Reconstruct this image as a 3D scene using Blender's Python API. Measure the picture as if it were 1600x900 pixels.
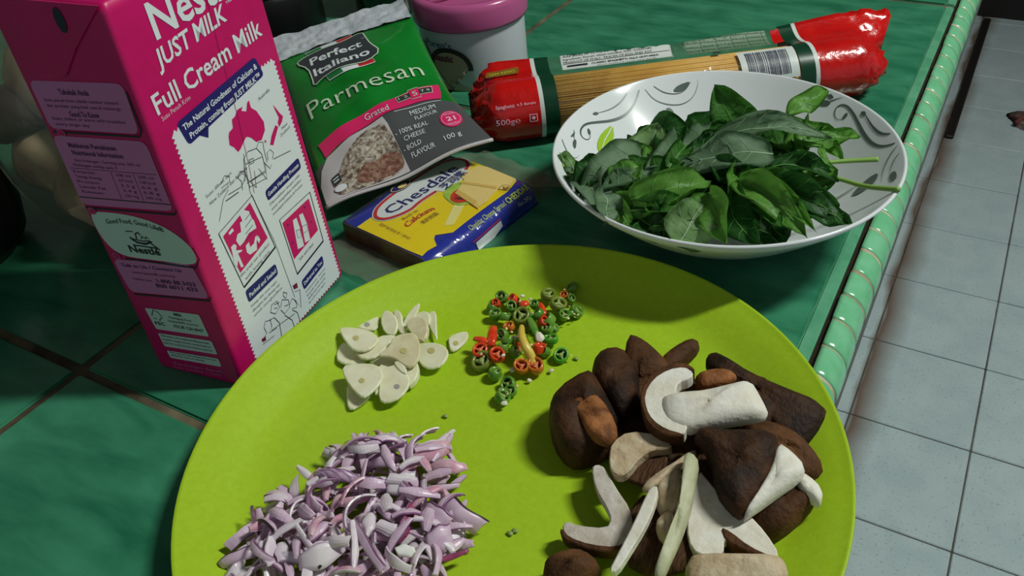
import bpy, bmesh, math, random
from mathutils import Vector, Matrix
from mathutils.geometry import tessellate_polygon
random.seed(11)
scene = bpy.context.scene
for o in list(bpy.data.objects): bpy.data.objects.remove(o, do_unlink=True)
COL = scene.collection
PI = math.pi

# ------------------------------------------------------------------ camera
cam = bpy.data.objects.new('camera', bpy.data.cameras.new('camera'))
COL.objects.link(cam)
ROT = Matrix(((0.87919687, -0.23451864, 0.41474556), (0.47219808, 0.54503190, -0.69279810), (-0.06357549, 0.80494797, 0.58992959)))
cam.matrix_world = Matrix.Translation((0, 0, 0.30263)) @ ROT.to_4x4()
cam.data.sensor_width = 36.0
cam.data.lens = 36.0 * 1326.554 / 1600
cam.data.shift_x = -66.1 / 1600
cam.data.shift_y = -70.57 / 1600
cam.data.clip_start = 0.01
scene.camera = cam

# ------------------------------------------------------------------ light
w = bpy.data.worlds.new('room_ambient'); scene.world = w; w.use_nodes = True
w.node_tree.nodes['Background'].inputs[0].default_value = (0.80, 0.90, 1.0, 1)
w.node_tree.nodes['Background'].inputs[1].default_value = 0.17

def area(name, loc, target, sx, sy, power, col):
    l = bpy.data.lights.new(name, 'AREA'); l.shape = 'RECTANGLE'; l.size = sx; l.size_y = sy
    l.energy = power; l.color = col
    o = bpy.data.objects.new(name, l); COL.objects.link(o); o.location = loc
    o.rotation_euler = (Vector(target) - Vector(loc)).to_track_quat('-Z', 'Y').to_euler()
    return o
area('ceiling_tube_light', (0.88, 0.95, 1.85), (-0.15, 0.3, 0), 0.12, 0.70, 42.5, (0.95, 1.0, 0.93))
scene.view_settings.view_transform = 'Standard'
scene.view_settings.look = 'None'
scene.view_settings.exposure = 0.45
scene.view_settings.gamma = 1.0
scene.view_settings.use_curve_mapping = False

# ------------------------------------------------------------------ materials
def lin(c): 
    return tuple(((x/255)/12.92 if x/255 <= .04045 else ((x/255+.055)/1.055)**2.4) for x in c) + (1,)
M = {}
def mat(name, rgb, rough=.5, spec=.5, rgb2=None, scale=40, lo=.35, hi=.65, stretch=(1,1,1), bump=0, bscale=None, sss=0, coat=0, metal=0, trans=0, detail=5, emit=0):
    m = bpy.data.materials.new(name); m.use_nodes = True; nt = m.node_tree; b = nt.nodes['Principled BSDF']
    b.inputs['Base Color'].default_value = lin(rgb); b.inputs['Roughness'].default_value = rough
    b.inputs['Specular IOR Level'].default_value = spec; b.inputs['Metallic'].default_value = metal
    b.inputs['Coat Weight'].default_value = coat; b.inputs['Coat Roughness'].default_value = .08
    b.inputs['Transmission Weight'].default_value = trans
    if sss:
        b.inputs['Subsurface Weight'].default_value = sss; b.inputs['Subsurface Radius'].default_value = (.004, .003, .002); b.inputs['Subsurface Scale'].default_value = .5
    if rgb2 or bump:
        g = nt.nodes.new('ShaderNodeNewGeometry'); mp = nt.nodes.new('ShaderNodeMapping'); mp.inputs['Scale'].default_value = stretch
        nt.links.new(g.outputs['Position'], mp.inputs[0])
    if rgb2:
        n = nt.nodes.new('ShaderNodeTexNoise'); n.inputs['Scale'].default_value = scale; n.inputs['Detail'].default_value = detail; n.inputs['Distortion'].default_value = .4
        r = nt.nodes.new('ShaderNodeValToRGB'); r.color_ramp.elements[0].position = lo; r.color_ramp.elements[1].position = hi
        r.color_ramp.elements[0].color = lin(rgb); r.color_ramp.elements[1].color = lin(rgb2)
        nt.links.new(mp.outputs[0], n.inputs['Vector']); nt.links.new(n.outputs['Fac'], r.inputs[0]); nt.links.new(r.outputs[0], b.inputs['Base Color'])
    if bump:
        n2 = nt.nodes.new('ShaderNodeTexNoise'); n2.inputs['Scale'].default_value = bscale or scale*3; n2.inputs['Detail'].default_value = 3
        bp = nt.nodes.new('ShaderNodeBump'); bp.inputs['Strength'].default_value = bump; bp.inputs['Distance'].default_value = .002
        nt.links.new(mp.outputs[0], n2.inputs['Vector']); nt.links.new(n2.outputs['Fac'], bp.inputs['Height']); nt.links.new(bp.outputs[0], b.inputs['Normal'])
    M[name] = m; return m
def film(name, tint=(255,255,255), fac=.12, haze=.05, hcol=(220,225,225), rough=.12, bump=.5, bscale=90):
    m = bpy.data.materials.new(name); m.use_nodes = True; nt = m.node_tree; nt.nodes.clear()
    out = nt.nodes.new('ShaderNodeOutputMaterial'); t = nt.nodes.new('ShaderNodeBsdfTransparent'); t.inputs[0].default_value = lin(tint)
    g = nt.nodes.new('ShaderNodeBsdfGlossy'); g.inputs['Roughness'].default_value = rough
    d = nt.nodes.new('ShaderNodeBsdfDiffuse'); d.inputs[0].default_value = lin(hcol)
    n = nt.nodes.new('ShaderNodeTexNoise'); n.inputs['Scale'].default_value = bscale; n.inputs['Detail'].default_value = 3
    geo = nt.nodes.new('ShaderNodeNewGeometry'); nt.links.new(geo.outputs['Position'], n.inputs['Vector'])
    bp = nt.nodes.new('ShaderNodeBump'); bp.inputs['Strength'].default_value = bump; bp.inputs['Distance'].default_value = .003
    nt.links.new(n.outputs['Fac'], bp.inputs['Height']); nt.links.new(bp.outputs[0], g.inputs['Normal'])
    m1 = nt.nodes.new('ShaderNodeMixShader'); m1.inputs[0].default_value = haze; m2 = nt.nodes.new('ShaderNodeMixShader'); m2.inputs[0].default_value = fac
    nt.links.new(t.outputs[0], m1.inputs[1]); nt.links.new(d.outputs[0], m1.inputs[2])
    nt.links.new(m1.outputs[0], m2.inputs[1]); nt.links.new(g.outputs[0], m2.inputs[2]); nt.links.new(m2.outputs[0], out.inputs[0])
    M[name] = m; return m
# setting
mat('green_tile', (30,106,76), .22, .5, (70,148,112), 22, .3, .75, (1.0,2.6,1), bump=.12, bscale=60, detail=7)
mat('green_tile_edge', (84,156,118), .2, .5, (104,172,136), 60)
mat('green_trim', (112,190,140), .16, .6, (128,200,155), 80, bump=.05, bscale=50)
mat('tile_grout', (70,62,48), .9, .2, (120,112,88), 35)
mat('trim_grout', (205,190,160), .8, .2, (150,130,105), 60)
mat('dark_groove', (42,34,26), .9, .2)
mat('slab', (95,100,95), .8)
mat('floor_grout', (112,112,108), .9, .1, (80,72,64), 12)
mat('wall_paint', (140,142,136), .8, .2)
mat('dark_wood', (84,28,34), .45, .4, (50,18,22), 8, .3, .7, (1,1,.2))
mat('black_wood', (26,20,18), .6)
mat('rag', (150,128,122), .9, .1, (64,46,46), 38, .4, .6, (.35,1.2,1))
mat('rag_red', (120,70,64), .9, .1)
# food and dishes
mat('lime_plastic', (170,204,40), .42, .4, (164,198,34), 300, bump=.06, bscale=900)
mat('porcelain', (232,236,238), .12, .6)
mat('vine_grey', (84,100,92), .3); mat('vine_green', (160,200,40), .3); mat('vine_white', (225,232,228), .3)
def leaf_mat(name, c1, c2, rough):
    m = mat(name, c1, rough, .45, c2, 70, .3, .72, bump=.25, bscale=220)
    nt = m.node_tree; b = nt.nodes['Principled BSDF']; t = nt.nodes.new('ShaderNodeBsdfTranslucent'); mx = nt.nodes.new('ShaderNodeMixShader'); mx.inputs[0].default_value = .28
    nt.links.new(b.inputs['Base Color'].links[0].from_socket, t.inputs[0]); nt.links.new(b.outputs[0], mx.inputs[1]); nt.links.new(t.outputs[0], mx.inputs[2]); nt.links.new(mx.outputs[0], nt.nodes['Material Output'].inputs[0])
leaf_mat('leaf', (72,136,54), (104,166,76), .42); leaf_mat('leaf_bright', (112,176,70), (146,200,98), .4); leaf_mat('leaf_dark', (46,106,46), (74,134,64), .45)
leaf_mat('leaf_grey', (128,164,126), (152,182,146), .5); leaf_mat('leaf_pale', (146,188,120), (172,206,146), .45)
mat('leaf_vein', (112,168,82), .5); mat('leaf_vein_grey', (158,186,148), .5)
mat('leaf_stem', (140,180,84), .4, .4)
mat('garlic', (238,236,206), .4, .45, (226,222,186), 120, sss=.25)
mat('garlic_dark', (226,218,180), .42, .45, (208,198,156), 120, sss=.25)
mat('germ', (196,184,120), .5); mat('germ_grey', (160,160,150), .5)
mat('cap_skin', (38,23,14), .68, .25, (108,68,38), 42, .42, .82, bump=.5, bscale=420)
mat('skin_mid', (62,38,22), .72, .2, (118,78,48), 60, .35, .8, bump=.5, bscale=420)
mat('skin_light', (168,108,62), .65, .25, (104,60,30), 110, bump=.5, bscale=320)
mat('mushroom_flesh', (240,236,226), .6, .3, (226,218,200), 90, bump=.25, bscale=350, sss=.1)
mat('flesh_tan', (214,196,166), .65, .3, (186,160,126), 120, bump=.4, bscale=350)
mat('flesh_grey', (216,208,198), .65, .3, (186,172,158), 120, bump=.3, bscale=350)
mat('stem_green', (204,204,170), .55, .3, (176,176,140), 120, bump=.2, bscale=350)
mat('gills', (58,36,22), .8, .2, (92,64,42), 200, stretch=(6,1,1), bump=.6, bscale=300)
mat('chilli_green', (76,134,34), .25, .6, (112,156,58), 200); mat('chilli_bright', (52,140,24), .25, .6, (100,170,50), 200)
mat('chilli_olive', (110,130,44), .28, .6, (132,140,60), 200)
mat('chilli_red', (218,52,24), .2, .6, (236,84,40), 200); mat('chilli_orange', (214,128,36), .25, .6, (196,104,30), 200)
mat('pith_green', (150,168,92), .5); mat('pith_pale', (232,226,206), .5); mat('pith_red', (222,120,76), .5)
mat('chilli_stem', (232,206,96), .3, .5, (218,180,70), 150); mat('seed', (236,216,160), .45)
mat('shallot_pale', (222,196,214), .35, .5, (206,174,200), 150, sss=.2); mat('shallot_white', (236,226,230), .35, .5, (222,204,216), 120, sss=.2)
mat('shallot_pink', (206,140,168), .35, .5, (222,186,196), 150); mat('shallot_magenta', (134,42,84), .35, .5, (170,90,124), 120)
mat('shallot_skin', (160,112,152), .35, .5, (124,78,116), 150); mat('shallot_core', (244,242,238), .35, .5); mat('shallot_stripe', (200,172,194), .35, .5, (140,104,142), 260, .4, .6, (1,5,1))
mat('shallot_dark', (66,42,58), .45)
# packaging
mat('carton_magenta', (206,14,104), .38, .45, (196,10,96), 60); mat('print_white', (226,232,236), .45); mat('print_pinkwhite', (236,200,220), .45)
mat('print_navy', (34,32,108), .4); mat('print_lilac', (208,120,176), .45); mat('print_mint', (205,222,212), .45); mat('print_black', (34,34,44), .5)
mat('print_grey', (120,124,134), .5); mat('print_maroon', (120,30,62), .45); mat('print_magenta', (206,14,104), .4); mat('print_text_lilac', (96,36,96), .5)
mat('pouch_green', (12,118,34), .2, .55, (22,134,46), 25, bump=.35, bscale=45, coat=.5)
mat('pouch_dark_green', (8,84,30), .25, .5); mat('pouch_silver', (226,230,238), .25, .7, (196,202,210), 60, metal=.25, bump=.5, bscale=200)
mat('pouch_grey', (84,86,88), .3, .5, coat=.4); mat('pouch_pink', (232,44,110), .3, .5, coat=.4); mat('print_charcoal', (58,62,66), .35, .5)
mat('pouch_photo', (206,202,204), .3, .5, coat=.4); mat('cheese_mound', (96,76,66), .4, .4, (206,198,180), 330, .38, .66, detail=8)
mat('cheese_pale', (212,206,190), .4, .4, (120,100,86), 420, .35, .62, detail=8); mat('cheese_brown', (112,70,60), .4, .4, (170,140,118), 380, .4, .7, detail=8)
mat('print_cream', (208,226,200), .4); mat('print_red', (204,42,48), .4); mat('flag_green', (34,120,62), .4)
mat('pack_blue', (28,44,170), .18, .6, coat=.5); mat('pack_yellow', (250,222,10), .2, .6, coat=.4); mat('pack_side', (104,92,50), .25, .5, (76,52,48), 60)
mat('print_cheese', (246,218,140), .3, .5); mat('print_cheese_shade', (228,190,100), .3); mat('tomato', (222,50,24), .3); mat('lettuce', (130,186,50), .4, .4, (190,216,90), 120); mat('print_ray', (246,236,150), .3)
mat('print_gold', (196,214,60), .4); mat('print_brown', (140,96,30), .4)
mat('red_film', (214,22,18), .22, .6, (196,14,14), 40, bump=.45, bscale=110, coat=.4); mat('band_green', (14,62,40), .3); mat('barcode', (70,70,92), .4); mat('label_white', (214,220,216), .4, .4)
mat('spaghetti', (240,192,92), .4, .45, (224,170,72), 60, stretch=(1,1,1)); mat('table_print', (66,104,80), .5); mat('table_panel', (112,140,112), .5)
film('clear_film', (253,253,250), .08, .02); film('bag_film', (240,240,235), .08, .22, (170,168,150), .2, .7, 60)
film('fin_film', (215,228,215), .08, .22, (140,165,140))
mat('bag_content', (216,190,156), .8, .2, (140,112,88), 30, .35, .7, detail=6, bump=.3, bscale=60); mat('bag_dark', (60,46,36), .8)
mat('pink_lid', (216,104,164), .25, .5, trans=.25, sss=.1); mat('tub_white', (222,222,232), .3, .5, trans=.15); mat('tub_beige', (196,170,152), .4); mat('tub_brown', (48,36,40), .4)
mat('tub_blue', (60,74,120), .4); mat('black_plastic', (14,13,14), .35, .5); mat('dark_glass', (20,36,22), .1, .6)

# floor tile: pale speckled glaze, brown dirt stain creeping out from the joint near the counter
def floor_mat():
    m = mat('floor_tile', (184,202,205), .3, .45, (196,212,213), 18)
    nt = m.node_tree; b = nt.nodes['Principled BSDF']; src = b.inputs['Base Color'].links[0].from_socket
    g = nt.nodes.new('ShaderNodeNewGeometry')
    v = nt.nodes.new('ShaderNodeTexNoise'); v.inputs['Scale'].default_value = 240; v.inputs['Detail'].default_value = 2
    nt.links.new(g.outputs['Position'], v.inputs['Vector'])
    r = nt.nodes.new('ShaderNodeValToRGB'); r.color_ramp.elements[0].position = .60; r.color_ramp.elements[1].position = .72
    r.color_ramp.elements[0].color = (0,0,0,1); r.color_ramp.elements[1].color = (.45,.45,.45,1); nt.links.new(v.outputs['Fac'], r.inputs[0])
    mx = nt.nodes.new('ShaderNodeMixRGB'); nt.links.new(r.outputs[0], mx.inputs[0]); nt.links.new(src, mx.inputs[1]); mx.inputs[2].default_value = lin((104,120,124))
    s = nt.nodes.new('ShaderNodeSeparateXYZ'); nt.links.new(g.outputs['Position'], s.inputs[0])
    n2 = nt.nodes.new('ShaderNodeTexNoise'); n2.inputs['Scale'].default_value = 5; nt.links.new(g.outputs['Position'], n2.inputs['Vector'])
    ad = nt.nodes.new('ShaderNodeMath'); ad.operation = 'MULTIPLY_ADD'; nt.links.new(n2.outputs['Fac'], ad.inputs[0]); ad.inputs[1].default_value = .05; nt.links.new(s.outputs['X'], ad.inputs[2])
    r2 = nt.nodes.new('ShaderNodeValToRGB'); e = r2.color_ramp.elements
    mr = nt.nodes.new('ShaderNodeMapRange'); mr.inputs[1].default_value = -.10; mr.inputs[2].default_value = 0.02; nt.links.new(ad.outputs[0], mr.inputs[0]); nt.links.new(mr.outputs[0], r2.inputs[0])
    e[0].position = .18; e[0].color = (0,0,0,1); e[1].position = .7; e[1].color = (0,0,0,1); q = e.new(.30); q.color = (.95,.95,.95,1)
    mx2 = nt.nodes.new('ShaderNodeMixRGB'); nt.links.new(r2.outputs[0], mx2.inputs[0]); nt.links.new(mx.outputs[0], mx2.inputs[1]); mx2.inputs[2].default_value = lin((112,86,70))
    nt.links.new(mx2.outputs[0], b.inputs['Base Color'])
floor_mat()

# ------------------------------------------------------------------ helpers
def obj(name, bm, m, parent=None, smooth=True, kind=None, label=None):
    me = bpy.data.meshes.new(name); bm.normal_update(); bm.to_mesh(me); bm.free()
    for mm in (m if isinstance(m, (list, tuple)) else [m]): me.materials.append(M[mm])
    if smooth: me.polygons.foreach_set('use_smooth', [True]*len(me.polygons))
    o = bpy.data.objects.new(name, me); COL.objects.link(o)
    if parent: o.parent = parent
    if kind: o['kind'] = kind
    if label: o['label'] = label
    return o
def tag(o, label, cat, group=None):
    o['label'] = label; o['category'] = cat
    if group: o['group'] = group
    return o
def thing(name, label, cat, loc=(0,0,0), rotz=0, group=None):
    o = bpy.data.objects.new(name, None); COL.objects.link(o); o.empty_display_size = .02
    o.location = loc; o.rotation_euler = (0,0,rotz); return tag(o, label, cat, group)
def copy_tree(o, parent=None):
    c = o.copy(); COL.objects.link(c)
    if parent: c.parent = parent
    for ch in list(o.children): copy_tree(ch, c)
    return c
def box(bm, x0,x1,y0,y1,z0,z1, bev=0, seg=1):
    vs = [bm.verts.new(p) for p in ((x0,y0,z0),(x1,y0,z0),(x1,y1,z0),(x0,y1,z0),(x0,y0,z1),(x1,y0,z1),(x1,y1,z1),(x0,y1,z1))]
    fs = [bm.faces.new([vs[i] for i in q]) for q in ((3,2,1,0),(4,5,6,7),(0,1,5,4),(1,2,6,5),(2,3,7,6),(3,0,4,7))]
    if bev: bmesh.ops.bevel(bm, geom=list({e for f in fs for e in f.edges}), offset=bev, segments=seg, affect='EDGES')
    return bm
def loft(bm, rings, closed=True, cap0=True, cap1=True):
    R = [[bm.verts.new(p) for p in r] for r in rings]; n = len(R[0])
    for a, b in zip(R, R[1:]):
        for i in range(n if closed else n-1):
            j = (i+1) % n; bm.faces.new((a[i], a[j], b[j], b[i]))
    if cap0: bm.faces.new(R[0][::-1])
    if cap1: bm.faces.new(R[-1])
    return R
def lathe(bm, prof, seg=64, c=(0,0,0)):
    rings = []
    for r, z in prof: rings.append([(c[0]+r*math.cos(2*PI*i/seg), c[1]+r*math.sin(2*PI*i/seg), c[2]+z) for i in range(seg)])
    loft(bm, rings, True, prof[0][0] > 1e-5, prof[-1][0] > 1e-5); bmesh.ops.recalc_face_normals(bm, faces=bm.faces); return bm
def tube(bm, pts, rad, seg=8):
    pts = [Vector(p) for p in pts]; rings = []
    for i, p in enumerate(pts):
        d = (pts[min(i+1,len(pts)-1)] - pts[max(i-1,0)]).normalized()
        a = d.cross(Vector((0,0,1)));  a = a.normalized() if a.length > 1e-4 else Vector((1,0,0)); b = d.cross(a)
        r = rad[i] if isinstance(rad, (list,tuple)) else rad
        rings.append([p + (a*math.cos(2*PI*k/seg) + b*math.sin(2*PI*k/seg))*r for k in range(seg)])
    loft(bm, rings); bmesh.ops.recalc_face_normals(bm, faces=bm.faces); return bm
def chaikin(pts, n=1, closed=True):
    pts = [Vector(p) for p in pts]
    for _ in range(n):
        q = []
        m = len(pts)
        for i in range(m if closed else m-1):
            a, b = pts[i], pts[(i+1)%m]; q += [a*.75+b*.25, a*.25+b*.75]
        if not closed: q = [pts[0]] + q + [pts[-1]]
        pts = q
    return pts
# ---- flat print: 2-D shapes in millimetres laid on a surface
_tc = {}
def text_mesh(s, bold):
    k = (s, bold)
    if k not in _tc:
        c = bpy.data.curves.new('t', 'FONT'); c.body = s; c.size = 1; c.offset = bold; c.resolution_u = 2
        o = bpy.data.objects.new('t', c); COL.objects.link(o); dg = bpy.context.evaluated_depsgraph_get(); dg.update()
        me = bpy.data.meshes.new_from_object(o.evaluated_get(dg)); bpy.data.objects.remove(o); bpy.data.curves.remove(c)
        _tc[k] = ([(v.co.x, v.co.y) for v in me.vertices], [tuple(p.vertices) for p in me.polygons]); bpy.data.meshes.remove(me)
    return _tc[k]
class Print:
    def __init__(s): s.v = []; s.f = []; s.g = []
    def add(s, v, f):
        b = len(s.v); s.g.append(b); s.v += v; s.f += [tuple(i+b for i in q) for q in f]; return s
    def poly(s, pts):
        t = tessellate_polygon([[Vector((p[0],p[1],0)) for p in pts]]); return s.add([(p[0],p[1]) for p in pts], t)
    def rect(s, x0,y0,x1,y1): return s.poly([(x0,y0),(x1,y0),(x1,y1),(x0,y1)])
    def rrect(s, pts, r=2, n=2): return s.poly([(p.x,p.y) for p in rround(pts, r)])
    def disc(s, x,y,rx,ry=None,n=28): 
        ry = ry or rx; return s.poly([(x+rx*math.cos(2*PI*i/n), y+ry*math.sin(2*PI*i/n)) for i in range(n)])
    def stroke(s, pts, w, closed=False):
        P = [Vector((p[0],p[1])) for p in pts]; n = len(P); L = []; 
        for i in range(n):
            a = P[(i-1)%n] if closed else P[max(i-1,0)]; b = P[(i+1)%n] if closed else P[min(i+1,n-1)]
            d = (b-a); d = d.normalized() if d.length else Vector((1,0)); nn = Vector((-d.y, d.x))
            ww = w[i] if isinstance(w,(list,tuple)) else w
            L += [(P[i].x+nn.x*ww/2, P[i].y+nn.y*ww/2), (P[i].x-nn.x*ww/2, P[i].y-nn.y*ww/2)]
        return s.add(L, [(2*i, 2*i+1, (2*i+3)%(2*n), (2*i+2)%(2*n)) for i in range(n if closed else n-1)])
    def ring(s, x,y,rx,ry,w,a0=0,a1=2*PI,n=32):
        full = a1-a0 > 6.28
        return s.stroke([(x+rx*math.cos(a0+(a1-a0)*i/n), y+ry*math.sin(a0+(a1-a0)*i/n)) for i in range(n + (0 if full else 1))], w, full)
    def text(s, t, x, y, w, h, rot=0, bold=0.0, shear=0, curve=0):
        v, f = text_mesh(t, bold)
        if not v: return s
        x0 = min(p[0] for p in v); x1 = max(p[0] for p in v); sx = w/(x1-x0); sy = h/.73
        c, sn = math.cos(math.radians(rot)), math.sin(math.radians(rot)); out = []
        for a, b in v:
            X = (a-x0)*sx + b*sy*shear; Y = b*sy
            if curve: Y += curve*(1-((X/w)*2-1)**2)
            out.append((x+X*c-Y*sn, y+X*sn+Y*c))
        return s.add(out, f)
    def build(s, name, m, parent, fn, lift=.0002, maxlen=0, label=None):
        n = len(s.g); joined = name.startswith(('line_', 'outline', 'barcode'))
        if n > 1 and n <= 14 and not joined:           # each printed shape or line of words is a part of its own
            for a, b in zip(s.g, s.g[1:] + [len(s.v)]):
                q = Print(); q.v = s.v[a:b]; q.f = [tuple(i-a for i in f) for f in s.f if a <= f[0] < b]; q.g = [0]; o = q.build(name, m, parent, fn, lift, maxlen, label)
            return o
        o = s.mesh(name, m, parent, fn, lift, maxlen, label)
        if n > 1: o['kind'] = 'stuff'
        return o
    def mesh(s, name, m, parent, fn, lift, maxlen, label):
        bm = bmesh.new(); vs = [bm.verts.new((x,y,0)) for x,y in s.v]
        for q in s.f:
            try: bm.faces.new([vs[i] for i in q])
            except ValueError: pass
        if maxlen:
            bmesh.ops.triangulate(bm, faces=bm.faces)
            for _ in range(7):
                es = [e for e in bm.edges if e.calc_length() > maxlen]
                if not es: break
                bmesh.ops.subdivide_edges(bm, edges=es, cuts=1); bmesh.ops.triangulate(bm, faces=[f for f in bm.faces if len(f.verts) > 3])
        for v in bm.verts: v.co = fn(v.co.x, v.co.y, lift)
        return obj(name, bm, m, parent, smooth=bool(maxlen), label=label)
def rround(pts, r):
    P = [Vector((p[0],p[1])) for p in pts]; out = []; n = len(P)
    for i in range(n):
        a, b, c = P[i-1], P[i], P[(i+1)%n]; da = (a-b); dc = (c-b); ra = min(r, da.length*.45); rc = min(r, dc.length*.45)
        p0 = b + da.normalized()*ra; p1 = b + dc.normalized()*rc
        for k in range(5):
            t = k/4; out.append(p0*(1-t)**2 + b*2*t*(1-t) + p1*t*t)
    return out

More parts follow.
